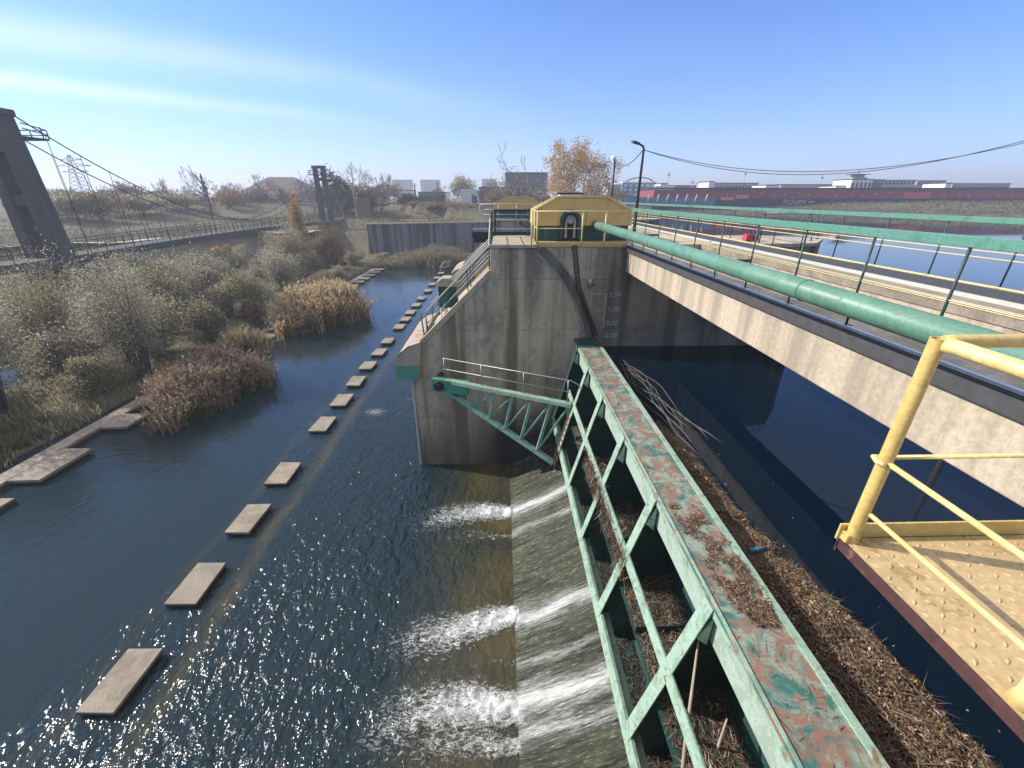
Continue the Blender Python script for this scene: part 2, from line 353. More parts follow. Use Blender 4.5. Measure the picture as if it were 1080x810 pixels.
# ================================================================== SETTING: terrain, water
NB = [(9, 101.5), (-5, 100), (-28, 93.3), (-44, 103), (-57, 86), (-66, 72), (-84, 50), (-120, 32), (-260, 5), (-2900, -300), (-2900, 2900), (2900, 2900),
      (2900, -1500), (450, -170), (178, 102), (150, 124), (122, 152), (72, 171), (30, 160), (12, 140)]
KIND = ['wall', 'wall', 'bank', 'bank', 'bank', 'bank', 'bank', 'bank', 'far', 'far', 'far', 'far', 'lake', 'lake', 'lake', 'lake', 'lake', 'lake', 'lake', 'lake']
def terrain_h(x, y):
    n = len(NB); ins = np.zeros(x.shape, bool); best = np.full(x.shape, 1e9); kd = np.zeros(x.shape, int)
    for i in range(n):
        (ax, ay), (bx, by) = NB[i], NB[(i+1) % n]
        c = ((ay > y) != (by > y)) & (x < (bx-ax)*(y-ay)/((by-ay) if by != ay else 1e-9)+ax); ins ^= c
        L = (bx-ax)**2+(by-ay)**2; t = np.clip(((x-ax)*(bx-ax)+(y-ay)*(by-ay))/L, 0, 1)
        d = np.hypot(x-ax-t*(bx-ax), y-ay-t*(by-ay)); k = d < best; best = np.where(k, d, best); kd = np.where(k, i, kd)
    ss = lambda a: np.clip(a, 0, 1)**2*(3-2*np.clip(a, 0, 1))
    kinds = np.array([{'wall': 0, 'bank': 1, 'far': 1, 'lake': 2}[k] for k in KIND])[kd]
    nz = (vnoise(x, y, 7, 3)-.5)*.7+(vnoise(x, y, 2.3, 4)-.5)*.25
    hw = np.where(best > .35, 5.75, -1)+3.3*ss((best-26)/35)
    hb = .1+3.6*ss(best/9)+1.9*ss((best-9)/9)+3.4*ss((best-26)/36)
    hl = 5.6+.9*ss(best/4)+2.6*ss((best-6)/24)
    h = np.where(kinds == 0, hw, np.where(kinds == 1, hb, hl))+nz*ss(best/3)
    out = np.full(x.shape, -1.6)
    isl = (x < -21.75) & (x > -78) & (y > 5) & (y < 86)
    hi = .62+(vnoise(x, y, 9, 8)-.5)*1.9+(vnoise(x, y, 2.5, 9)-.5)*.5-1.2*ss((-48-x)/10)
    out = np.where(isl, np.maximum(out, hi), out)
    isl2 = np.exp(-(((x+11.5)/7.5)**2+((y-78)/6.0)**2)**2)
    out = np.maximum(out, -1.6+2.1*isl2)
    out = np.where((y < -32), np.maximum(out, -1+8*ss((-32-y)/12)), out)
    return np.where(ins, h, out)
def axis(parts):
    a = []
    for lo, hi, st in parts: a += list(np.arange(lo, hi, st))
    return np.array(a+[parts[-1][1]])
gx = axis([(-2900, -400, 500), (-400, -140, 20), (-140, -90, 5), (-90, 30, 1.2), (30, 180, 5), (180, 460, 20), (460, 2900, 488)])
gy = axis([(-1600, -200, 350), (-200, -50, 15), (-50, 0, 3), (0, 112, 1.0), (112, 200, 3), (200, 500, 25), (500, 2900, 400)])
X, Y = np.meshgrid(gx, gy, indexing='ij'); Zt = terrain_h(X, Y)
def gridfaces(nx, ny):
    i = np.arange(nx-1)[:, None]*ny+np.arange(ny-1)[None, :]; i = i.ravel()
    return np.stack([i, i+ny, i+ny+1, i+1], 1)
terrain = mesh_np('terrain', np.stack([X, Y, Zt], -1).reshape(-1, 3), gridfaces(len(gx), len(gy)), M['ground'], smooth=True)
tag(terrain, kind='structure')
def ground_z(x, y): return float(terrain_h(np.array([float(x)]), np.array([float(y)]))[0])
# lower river
wx = axis([(-700, -120, 40), (-120, -40, 4), (-40, -14, .5), (-14, 2.2, .2)]); wy = axis([(-60, -6, 6), (-6, 0, .5), (0, 20, .2), (20, 80, .8), (80, 112, 4)])
X, Y = np.meshgrid(wx, wy, indexing='ij')
JETS = [(12.55, .32, .95), (11.45, .16, .6), (8.05, .30, .95), (6.8, .12, .5), (5.9, .32, .97), (5.25, .18, .75), (3.6, .12, .4), (2.2, .34, .9)]   # y, half width, strength
def fan(x, y):
    m = np.zeros(x.shape)
    for (jy, w, s) in JETS:
        dx = np.clip(.3-x, 0, 9)
        c = jy-.10*dx+.18*np.sin(dx*1.1+jy); ww = w*1.55+.27*dx
        fall = np.clip(1-dx/4.7, 0, 1)**.5*np.where(x > -4.2, 1, 0)
        m = np.maximum(m, s*np.exp(-((y-c)/ww)**2)*fall)
    return np.maximum(m, .55*np.exp(-((x-.2)/.13)**2)*vnoise(x*.3, y, .5, 14)*((y > .5) & (y < 15.5)))
bed = np.clip(np.exp(-((X-.3)/2.5)**2)*1.25*(X < 1.5)*((Y > -2) & (Y < 15.9))-.15, 0, .95)*(.65+.7*(vnoise(X, Y, 1.1, 21)-.5))
def strip(x0, w, a): return a*np.exp(-((X-x0+.35*(vnoise(X, Y, 2, 5)-.5))/w)**2)*(Y < 68)*(.5+vnoise(X, Y, 1.3, 6))
bed = np.clip(bed+strip(-8.45, .24, .42)+strip(-10.3, .2, .15), 0, 1)
chop = np.clip((X+12.5)/5.5, .10, 1)*np.clip((34-Y)/18, .12, 1)*(1+.40*np.clip((8.0-Y)/5, 0, 1))*np.clip(1.15-(X+7.5)/12, .6, 1)
river = mesh_np('river_water', np.stack([X, Y, 0*X], -1).reshape(-1, 3), gridfaces(len(wx), len(wy)), M['river'], attrs={'bed': bed, 'chop': chop}, smooth=True)
tag(river, kind='structure')
m = MB(); m.add([(3.66, -300, UW), (900, -300, UW), (900, 300, UW), (3.66, 300, UW)], [(0, 1, 2, 3)])
tag(m.build('reservoir_water', M['lake']), kind='structure')
# chute: thin sheet of water running from under the gate down the sill
cx = np.linspace(.28, 2.75, 60); cy_ = np.arange(.46, 15.84, .06)
X, Y = np.meshgrid(cx, cy_, indexing='ij'); t = (X-.28)/2.47
Zc = .015+1.45*t**1.06+.03*(vnoise(X*.3, Y, .35, 11)-.5)
fo = np.zeros(X.shape)
for (jy, w, s) in JETS:
    fo = np.maximum(fo, s*np.exp(-((Y-jy+.03*X-.05*np.sin(X*3+jy))/(w*.95*(1.25-.40*t)))**2))
Zc += fo*.05*(.5+vnoise(X*.6, Y*1.5, .12, 12))
ch = mesh_np('spilling_water', np.stack([X, Y, Zc], -1).reshape(-1, 3), gridfaces(len(cx), len(cy_)), M['chute'], attrs={'foam': fo}, smooth=True)
tag(ch, 'thin sheet of water with white jets running down the sill under the green gate', 'water', kind='stuff')
fx = np.arange(-4.4, .42, .045); fy = np.arange(.5, 15.6, .045)
X, Y = np.meshgrid(fx, fy, indexing='ij'); fm = fan(X, Y)
Zf = .012+fm*(.02+.11*(vnoise(X, Y, .25, 31)**2)+.06*vnoise(X, Y, .10, 32))
fl = mesh_np('foam', np.stack([X, Y, Zf], -1).reshape(-1, 3), gridfaces(len(fx), len(fy)), M['foam'], attrs={'foam': fm}, smooth=True)
tag(fl, 'white foam fanning out on the dark river below the gate', 'foam', kind='stuff')
fx = np.arange(-9.0, -4.5, .07); fy = np.arange(18.5, 24.5, .07)
X, Y = np.meshgrid(fx, fy, indexing='ij')
fm = .62*np.exp(-((X+7.2)/1.1)**2-((Y-21.0)/.8)**2)+.5*np.exp(-((X+5.6)/.6)**2-((Y-22.6)/.5)**2)
fl2 = mesh_np('foam', np.stack([X, Y, .012+.04*fm*vnoise(X, Y, .2, 35)], -1).reshape(-1, 3), gridfaces(len(fx), len(fy)), M['foam'], attrs={'foam': fm}, smooth=True)
tag(fl2, 'small patch of white riffle foam beside the middle stepping slabs', 'foam', kind='stuff')
# ================================================================== DAM
XT, ZT, RG = -2.5, 4.6, 6.15                          # gate trunnion and radius
def arcx(z, r=RG): return XT+math.sqrt(max(r*r-(z-ZT)**2, 0))
PROFILE = [(-3.75, -2), (-3.75, 5.55), (-3.11, 5.88), (-.42, 8.45), (-.4, DK), (9.9, DK), (9.9, -2)]
def make_pier(y0, y1, label, gauge=True):
    e = empty('dam_pier', (0, y0, 0), label, 'pier', 'concrete piers of the dam')
    T = y1-y0
    m = MB(); m.prism_y([(-3.75, -2), (-3.75, 5.5), (-3.11, 5.83), (-.42, 8.42), (-.4, DK-.12), (1.2, DK-.12), (9.9, DK-.12), (9.9, -2)], 0, T)
    # pointed upstream cutwater
    m.prism_z([(9.9, 0), (11.9, .35), (13.3, T/2), (11.9, T-.35), (9.9, T)], -2, DK-.12)
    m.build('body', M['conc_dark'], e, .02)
    m = MB(); m.box(-.46, 1.26, -.05, T+.05, DK-.12, DK)
    m.build('top_slab', M['conc_cap'], e, .015)
    m = MB(); m.prism_z([(1.264, .02), (9.9, .02), (11.9, .33), (13.36, T/2), (11.9, T-.33), (9.9, T-.02), (1.264, T-.02)], DK-.12, DK-.004); m.build('deck_slab', M['conc_tan'], e)
    for ya, yb in ((-.03, .22), (T-.22, T+.03)):
        m = MB(); m.prism_y([(-3.24, 5.80), (-3.16, 6.00), (-.47, 8.62), (-.402, 8.62), (-.402, 8.40), (-3.09, 5.78)], ya, yb); m.build('coping', M['conc_cap'], e, .01)
    # steps on the slope
    m = MB(); ns = 13
    for i in range(ns):
        x0 = -3.05+i*(2.6/ns); z1 = 5.68+(i+1)*(2.55/ns)
        m.box(x0, x0+2.6/ns, .3, T-.3, z1-.5, z1)
    m.build('stair', M['conc_cap'], e)
    # arc rail let into both faces
    for ya, yb in ((-.018, .004), (T-.004, T+.018)):
        m = MB(); pts = [(arcx(z), z) for z in np.linspace(DK-.2, 1.2, 40)]
        for (r0, r1, k) in ((RG-.20, RG-.12, 0), (RG-.12, RG+.20, 1), (RG+.20, RG+.25, 0)):
            for q in range(39):
                a0 = (XT+(pts[q][0]-XT)*r0/RG, ZT+(pts[q][1]-ZT)*r0/RG); a1 = (XT+(pts[q][0]-XT)*r1/RG, ZT+(pts[q][1]-ZT)*r1/RG)
                b0 = (XT+(pts[q+1][0]-XT)*r0/RG, ZT+(pts[q+1][1]-ZT)*r0/RG); b1 = (XT+(pts[q+1][0]-XT)*r1/RG, ZT+(pts[q+1][1]-ZT)*r1/RG)
                e_ = .012 if k == 0 else 0
                m.prism_y([a0, a1, b1, b0], ya-e_, yb+e_, k)
        m.build('seal_track', [M['steel'], M['track']], e)
    # nose trim strips
    m = MB(); m.box(-3.79, -3.70, -.03, .05, -1, 5.2); m.build('nose_strip', M['pale_steel'], e)
    # trunnion anchor housing
    t = MB()
    prof = [(-3.35, 4.35), (-4.28, 4.35), (-4.28, 5.05), (-4.05, 5.45), (-3.72, 5.72), (-3.25, 5.88), (-3.2, 5.8)]
    t.prism_y(prof, -.28, T+.28); a = t.build('anchor_housing', M['conc_cap'], e, .015)
    MB().box(-4.30, -4.282, -.27, T+.27, 4.36, 5.04).build('green_plate', M['green'], a); MB().box(-4.26, -3.36, -.30, -.282, 4.36, 4.95).build('green_plate', M['green'], a)
    t = MB(); t.prism_y([(-4.31, 5.05), (-4.07, 5.48), (-3.73, 5.755), (-3.24, 5.915), (-3.24, 5.885), (-3.72, 5.725), (-4.05, 5.455), (-4.28, 5.05)], -.30, T+.30)
    t.build('cover_plate', M['cover'], a)
    return e
M['cover'] = painted('rusty_cover', (.40, .31, .24), (.30, .36, .26), (.30, .14, .10), .42, .3)
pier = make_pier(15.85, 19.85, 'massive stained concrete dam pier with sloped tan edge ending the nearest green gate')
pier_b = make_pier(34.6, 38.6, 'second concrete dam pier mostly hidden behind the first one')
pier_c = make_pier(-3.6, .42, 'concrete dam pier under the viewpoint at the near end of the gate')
# staff gauge painted on the pier wall
g = empty('staff_gauge', (4.0, 15.84, 0), 'white painted staff gauge with level numbers on the shaded pier wall', 'gauge')
m = MB(); m.box(-.012, .012, -.004, 0, 6.42, 7.75)
for z, l in ((7.72, .62), (7.08, .40), (6.42, .10), (6.75, .2)): m.box(-l, .0, -.005, -.001, z-.012, z+.012)
for k in range(12): m.box(.0, .06, -.005, -.001, 6.44+k*.11, 6.455+k*.11)
m.build('scale_bar', M['gaugew'] if 'gaugew' in M else M.setdefault('gaugew', simple('faded_white_paint', (.46, .46, .45), .8, 0, .3)), g)
for txt, z in (('1,50', 7.62), ('1,00', 7.03), ('0,50', 6.48), ('0,00', 5.98)):
    cu = bpy.data.curves.new('numeral', 'FONT'); cu.body = txt; cu.size = .27; cu.extrude = .002; cu.materials.append(M['gaugew'])
    tmp = bpy.data.objects.new('numeral_curve', cu); me = bpy.data.meshes.new_from_object(tmp); bpy.data.objects.remove(tmp)
    o = bpy.data.objects.new('numeral', me); COL.objects.link(o); o.parent = g; o.location = (.12, -.006, z); o.rotation_euler = (R(90), 0, 0)
# ---- railings
def railing(name, pts, hgt, rails, mat_rail, mat_post, label, cat='railing', group=None, step=2.0, pr=.022, rr=.02, top=None, postn=8, toe=None, posts_at=None):
    """pts: polyline of the foot of the railing; rails: heights of thin rails"""
    P = [Vector(p) for p in pts]; e = empty(name, P[0], label, cat, group); o = P[0]
    for h in rails:
        m = MB(); m.tube([p-o+Vector((0, 0, h)) for p in P], rr, 6); m.build('rail', mat_rail, e)
    m = MB()
    if top:
        for a, b in zip(P[:-1], P[1:]): m.bar(a-o+Vector((0, 0, hgt)), b-o+Vector((0, 0, hgt)), *top)
    else: m.tube([p-o+Vector((0, 0, hgt)) for p in P], rr*1.25, 8)
    m.build('top_rail', mat_rail, e, .006 if top else 0)
    if toe:
        m = MB()
        for a, b in zip(P[:-1], P[1:]): m.bar(a-o+Vector((0, 0, .06)), b-o+Vector((0, 0, .06)), .012, .12)
        m.build('toe_board', toe, e)
    first = None; L = 0
    spots = []
    if posts_at is not None: spots = [Vector(p) for p in posts_at]
    else:
        for a, b in zip(P[:-1], P[1:]):
            n = max(1, round((b-a).length/step))
            spots += [a.lerp(b, k/n) for k in range(n)]
        spots.append(P[-1])
    for q in spots:
        if first is None:
            m = MB(); m.tube([(0, 0, 0), (0, 0, hgt)], pr, postn)
            m.box(-.05, .05, -.05, .05, 0, .012)
            first = m.build('post', mat_post, e); first.location = q-o
        else:
            c = first.copy(); COL.objects.link(c); c.parent = e; c.location = q-o
    return e
# ---- radial gate
gate = empty('radial_gate', (2.05, .45, 0), 'long rusty mint green dam gate leaf with open bays and a flat crest beam', 'dam gate')
GO = Vector((-2.05, -.45, 0))
def gb(mb, name, mats, parent=None, bevel=0):
    mb.v = [tuple(Vector(v)+(GO if True else 0)) for v in mb.v]
    o = mb.build(name, mats, None, bevel); o.parent = parent or gate
    return o
Y0, Y1 = .45, 15.72
m = MB()
zs = np.linspace(5.93, .55, 34)
for a, b in zip(zs[:-1], zs[1:]):
    m.prism_y([(arcx(a), a), (arcx(a)-.03, a), (arcx(b)-.03, b), (arcx(b), b)], Y0, Y1)
gb(m, 'skin_plate', M['dkgreen'])
m = MB(); m.box(2.85, 3.72, Y0, 14.55, 5.955, 6.0); cb = gb(m, 'crest_beam', M['crest'])
m = MB(); m.box(2.85, 3.72, 14.554, Y1, 5.955, 6.0); gb(m, 'crest_end_plate', M['dkgreen'])
m = MB(); m.box(3.64, 3.74, Y0, 14.5, 6.0, 6.03); gb(m, 'crest_lip', M['mint'])
m = MB(); m.box(2.86, 2.90, Y0, 14.5, 6.002, 6.02)
m.box(2.87, 2.89, Y0, Y1, 5.80, 5.953); gb(m, 'crest_web', M['mint'])
DY = [1.75, 3.97, 6.25, 8.45, 10.68, 12.85, 14.95]
def chordx(z): return 2.05+(z-2.75)*(.80/3.15)
first = None
for k, y in enumerate(DY):
    m = MB(); zz = np.linspace(5.90, 1.2, 14)
    poly = [(2.88, 5.90), (chordx(2.75)+.08, 2.80), (2.33, 2.2), (2.52, 1.2)]+[(arcx(z)-.035, z) for z in zz[::-1]]
    m.prism_y(poly, y+.115, y+.130); d = gb(m, 'diaphragm', M['dkgreen'])
    m = MB(); a, b = Vector((2.86, y, 5.93)), Vector((2.05, y, 2.75))
    m.bar(a, b, .24, .022, up=(1, 0, 0)); gb(m, 'strut', M['mint'])
    # gusset plate under the crest
    m = MB(); m.prism_y([(2.905, 5.79), (2.905, 5.2), (2.74, 5.35)], y-.12, y-.10); gb(m, 'gusset', M['mint'])
m = MB()
for y0, y1 in zip([Y0]+DY, DY+[Y1]):
    if y1-y0 < .6: continue
    m.box(2.95, 2.975, y0+(.14 if y0 > 1 else 0), y1+.1, 5.28, 5.79)
gb(m, 'bay_web', M['mintpale'] if 'mintpale' in M else M.setdefault('mintpale', painted('pale_mint', (.36, .45, .38), (.28, .37, .30), (.30, .20, .12), .16, .25)))
m = MB(); m.bar((2.075, Y0, 2.72), (2.075, 14.9, 2.72), .06, .26, up=(.25, 0, 1)); m.bar((2.20, Y0, 2.60), (2.20, 14.9, 2.60), .24, .02); gb(m, 'lower_chord', M['mint'])
m = MB(); m.bar((chordx(4.45)-.005, Y0, 4.45), (chordx(4.45)-.005, 14.0, 4.45), .03, .22, up=(.25, 0, 1)); gb(m, 'middle_chord', M['mint'])
for z, x0 in ((3.70, 2.40), (1.80, 2.42)):
    m = MB(); m.box(x0, arcx(z)-.06, Y0, 15.6, z-.012, z); gb(m, 'shelf', M['dkgreen'])
for y in (2.85, 5.1, 7.3, 9.55, 11.8):
    m = MB(); m.box(2.42, 3.55, y, y+.012, 3.702, 3.86); gb(m, 'stiffener', M['dkgreen'])
m = MB(); m.box(2.88, 3.6, 15.0, 15.03, 1.2, 5.9); gb(m, 'end_plate', M['dkgreen'])
# truss arm back to the trunnion
def arm(yg, yt, parent=None):
    A = lambda t: Vector((-2.45, yt, 4.52)).lerp(Vector((2.42, yg, 4.42)), t)
    B = lambda t: Vector((-2.40, yt, 4.16)).lerp(Vector((1.88, yg, 2.0)), t)
    a = MB(); a.v = []; a.bar(A(0), A(1), .24, .14); o = gb(a, 'gate_arm', M['mint'])
    def sub(mb, nm, mat):
        mb.v = [tuple(Vector(v)+GO) for v in mb.v]; return mb.build(nm, mat, o)
    s = MB(); s.bar(B(0), B(1), .22, .13); sub(s, 'bottom_chord', M['armg'])
    ts = [.30, .44, .58, .72, .86]
    for t_ in ts:
        s = MB(); s.bar(A(t_)-Vector((0, 0, .08)), B(t_)+Vector((0, 0, .06)), .13, .10, up=(1, 0, 0)); sub(s, 'vertical', M['armg'])
    for t0, t1 in zip(ts, ts[1:]+[.985]):
        s = MB(); s.bar(B(t0)+Vector((0, 0, .05)), A(t1)-Vector((0, 0, .08)), .07, .06, up=(0, 1, 0)); sub(s, 'diagonal', M['armg'])
    s = MB(); s.bar((-2.75, yt, 4.35), (-1.35, yt-.33, 4.28), .30, .52); sub(s, 'end_box', M['green'])
    s = MB(); s.tube([(-2.5, yt-.3, 4.35), (-2.5, yt+.7, 4.35)], .20, 14); s.tube([(-2.5, yt-.36, 4.35), (-2.5, yt-.3, 4.35)], .11, 14); sub(s, 'trunnion_pin', M['dkmetal'])
    return A
M['armg'] = painted('arm_green', (.20, .34, .30), (.10, .24, .20), (.2, .12, .08), .15, .3)
A = arm(13.0, 15.15)
arm(1.55, .9)
rl = empty('catwalk_railing', A(.02), 'thin grey pipe railing along the truss arm from pier to gate', 'railing')
o = A(.02)
for h in (.92, .48):
    m = MB(); m.tube([A(.03)+Vector((0, 0, h))-o, A(.985)+Vector((0, 0, h))-o]+([A(1.03)+Vector((0, -.05, h*.93))-o, A(1.045)+Vector((0, -.05, h*.78))-o] if h > .8 else []), .02, 6); m.build('rail', M['steel'], rl)
for t_ in (.04, .34, .66, .97):
    m = MB(); m.tube([A(t_)-o, A(t_)+Vector((0, 0, .92))-o], .022, 6); m.build('post', M['steel'], rl)
# cage ladder at the far end of the gate
ld = empty('ladder', (2.25, 12.9, 2.6), 'small rusty steel ladder clipped to the far end of the gate', 'ladder')
m = MB()
for s in (-.2, .2): m.tube([(-.40, -.15+s, -.55), (.10, -.15+s, 1.6)], .02, 6)
m.build('stile', M['rustmetal'], ld)
m = MB()
for k in range(9): m.tube([(-.36+.5*k/9*.95, -.35, -.4+k*.225), (-.36+.5*k/9*.95, .05, -.4+k*.225)], .013, 5)
m.build('rung', M['rustmetal'], ld)
# ---- bridge girders
br = empty('service_bridge', (4.65, -3, 8.5), 'sunlit tan concrete girder bridge with black edge under the green pipe', 'bridge')
O = Vector((4.65, -3, 8.5)); 
def bb(x0, x1, y0, y1, z0, z1): return MB().box(x0-O.x, x1-O.x, y0-O.y, y1-O.y, z0-O.z, z1-O.z)
GY0, GY1 = .42, 15.85
for (a, b) in ((GY0, GY1), (19.85, 34.6)):
    bb(4.65, 5.45, a, b, 8.56, 9.27).build('girder', M['conc_tan'], br, .02)
    bb(7.40, 8.14, a, b, 7.15, 9.36).build('girder', M['conc_tan'], br, .02)
bb(4.58, 5.5, -3, 40, 9.27, 9.50).build('deck_edge', M['asphalt'], br, .02)
bb(4.585, 4.64, -3, 40, 9.502, 9.535).build('edge_strip', M['railsteel'], br)
bb(4.64, 5.48, -3, 40, 9.502, 9.522).build('footway', M['conc_tan'], br)
bb(7.37, 9.42, -3, 40, 9.36, 9.52).build('crane_deck', M['slab'], br, .01)
bb(8.12, 9.25, -3, 40, 9.521, 9.528).build('dark_strip', M['asphalt'], br)
bb(8.02, 8.07, -3, 40, 9.521, 9.59).build('crane_rail', M['pale_steel'], br)
bb(7.35, 7.42, -3, 40, 9.521, 9.575).build('yellow_edge', M['yellow_pale'], br)
bb(9.39, 9.42, -3, 40, 9.521, 9.55).build('yellow_edge', M['yellow_pale'], br)
br2 = []
pipe = empty('drive_pipe', (4.15, -2, 10.0), 'fat pale green pipe running along the bridge into the yellow machine house', 'pipe')
PA, PB = Vector((3.66, 17.35, H-.965)), Vector((4.17, -2, H-1.20))
m = MB(); m.tube([PA-pipe.location, PB-pipe.location], .138, 24); m.build('barrel', M['pipe'], pipe)
for t_ in (.33, .62, .86):
    p = PA.lerp(PB, t_); d = (PB-PA).normalized()
    m = MB(); m.tube([p-d*.012-pipe.location, p+d*.012-pipe.location], .145, 24); m.build('weld_collar', M['pipe'], pipe)
for y in (3.05, 7.9, 12.9):
    p = PA.lerp(PB, (17.35-y)/19.35)
    m = MB(); m.bar(p-pipe.location+Vector((.12, 0, 0)), Vector((4.65, y, p.z))-pipe.location, .05, .05); m.build('bracket', M['postg'], pipe)
pl = [1.75, 3.05, 4.2, 5.35, 6.6, 7.9, 9.15, 10.4, 11.65, 12.9, 14.15, 15.4]
railing('green_railing', [(4.66, -3, 9.52), (4.66, 15.7, 9.52)], 1.18, [.28, .60], M['steel'], M['postg'], 'green capped bridge railing standing right behind the fat pipe', group='railings along the bridge', top=(.06, .105), posts_at=[(4.66, y, 9.52) for y in [-2, .6]+pl], rr=.010, pr=.015)
rr_ = railing('green_railing', [(9.44, -3, 9.52), (9.44, 40, 9.52)], 1.18, [.50, .62], M['yellow_pale'], M['postg'], 'far green capped railing with pale mid rails beside the reservoir', group='railings along the bridge', top=(.06, .105), posts_at=[(9.44, y, 9.52) for y in np.arange(-1, 40, 1.45)], rr=.013, pr=.016)
# green top pipes have pale cover colour
for o_ in list(COL.objects):
    if o_.name.startswith('top_rail') and o_.parent and o_.parent.name.startswith('green_railing'): o_.data.materials[0] = M['railg']
# ================================================================== machine houses, platforms, fittings
def hood(x0, y0, label, wheel=True):
    e = empty('machine_house', (x0, y0, DK), label, 'machine house', 'yellow machine houses on the piers')
    W, D = 3.78, 2.1
    m = MB(); m.box(.06, W-.06, .06, D-.06, -.004, .62); m.build('base', M['dkgreen'], e, .02)
    zb, ze, zt = .56, 1.12, 1.58
    h = MB().prism_y([(0, zb), (W, zb), (W, ze), (W-.95, zt), (.95, zt), (0, ze)], 0, D).build('hood', M['hood'], e, .02)
    for off, mt in ((.0, M['yellow_pale']), (.16, M['yellow_pale'])):
        m = MB(); yy = -.015 if off == 0 else D*.42; pts = [(.02, yy, zb), (.02, yy, ze), (.95, yy, zt+.02), (W-.95, yy, zt+.02), (W+.02, yy, ze), (W+.02, yy, zb)]
        m2 = [Vector(p)+Vector((-.02, 0, 0)) for p in pts]
        for a, b in zip(m2[:-1], m2[1:]): m.bar(a, b, .06, .05)
        m.build('rib', mt, h)
    m = MB(); m.box(2.02, 2.035, -.006, 0, zb, ze); m.build('seam', M['dkmetal'], h)
    m = MB(); m.bar((.95, .45, zt+.02), (W-.95, .45, zt+.02), .05, .04); m.build('ridge_trim', M['brick'], h)
    if wheel:
        cx, cz = 1.42, .74
        m = MB(); n = 20
        for k in range(n):
            a, b = math.pi*k/n, math.pi*(k+1)/n
            q = lambda r, t: (cx+r*math.cos(t), cz+r*math.sin(t))
            m.prism_y([q(.27, a), q(.40, a), q(.40, b), q(.27, b)], -.10, .02)
        m.box(cx-.40, cx-.27, -.10, .02, .1, cz); m.box(cx+.27, cx+.40, -.10, .02, .1, cz)
        w = m.build('wheel_arch', M['dkgreen'], e)
        m = MB()
        m.prism_y([(cx+.265*math.cos(t), cz+.265*math.sin(t)) for t in np.linspace(0, math.pi, 16)]+[(cx-.265, .08), (cx+.265, .08)], -.02, -.012)
        m.build('opening_shade', M['black'], w)  # black sheet painted as the dark interior, no hole is cut
        m = MB()
        for k in range(9):
            t = math.pi*k/8; m.tube([(cx+.16*math.cos(t), -.10, cz+.16*math.sin(t)), (cx+.16*math.cos(t), .0, cz+.16*math.sin(t))], .05, 8)
        m.tube([(cx, -.08, cz), (cx, .0, cz)], .11, 16)
        m.box(cx-.21, cx-.12, -.09, -.03, .12, cz); m.box(cx+.12, cx+.21, -.09, -.03, .12, cz)
        m.build('sprocket', M['steel'], w)
    return e
house = hood(1.27, 17.2, 'big yellow hooded machine house with a green wheel arch on the nearest pier')
house_b = hood(-.55, 35.6, 'smaller looking yellow machine house on the second pier further along the dam', False)
# flat grey junk tray on the hood
t = empty('roof_hatch', (2.55, 18.0, DK+1.585), 'low white topped hatch lying on top of the nearest yellow hood', 'hatch')
m = MB(); m.box(-.2, .65, 0, .7, 0, .10); m.build('hatch_body', M['white'], t, .02)
m = MB(); m.box(-.26, .72, -.05, .75, .102, .16); m.build('lid', M['dkmetal'], t, .02)
# lifting chain down the wall and along the arc
ch_ = empty('lifting_chain', (2.7, 15.78, 6), 'dark lifting chain hanging from the yellow machine house to the gate', 'chain')
m = MB(); pts = []
for z in np.linspace(DK-.1, 6.05, 30):
    pts.append(Vector((max(arcx(z, RG+.12), 2.62+.0*z) if z < 8.3 else 2.62+.10*(DK-z), 0, z)))
pts = [Vector((2.66+(.16*(DK-z) if z > 8 else 0)+(max(0, 8-z)*.42 if z <= 8 else 0)+(.245 if z <= 8 else 0), 0, z)) for z in np.linspace(DK-.05, 6.05, 34)]
for a, b in zip(pts[:-1], pts[1:]):
    d = (b-a); mid = (a+b)/2-Vector((2.7, 0, 6))
    dn = d.normalized(); sd = Vector((dn.z, 0, -dn.x))
    for s in (-1, 1):
        m.bar(mid-dn*.052+sd*s*.075, mid+dn*.052+sd*s*.075, .03, .05, up=(0, 1, 0))
    m.tube([mid-dn*.05-sd*.09, mid-dn*.05+sd*.09], .022, 6)
m.build('links', M['dkmetal'], ch_)
m = MB(); m.tube([Vector((.62, -.02, 2.32)), Vector((.66, -.02, 2.05))], [.07, .14], 12); m.build('counterweight', M['steel'], ch_)
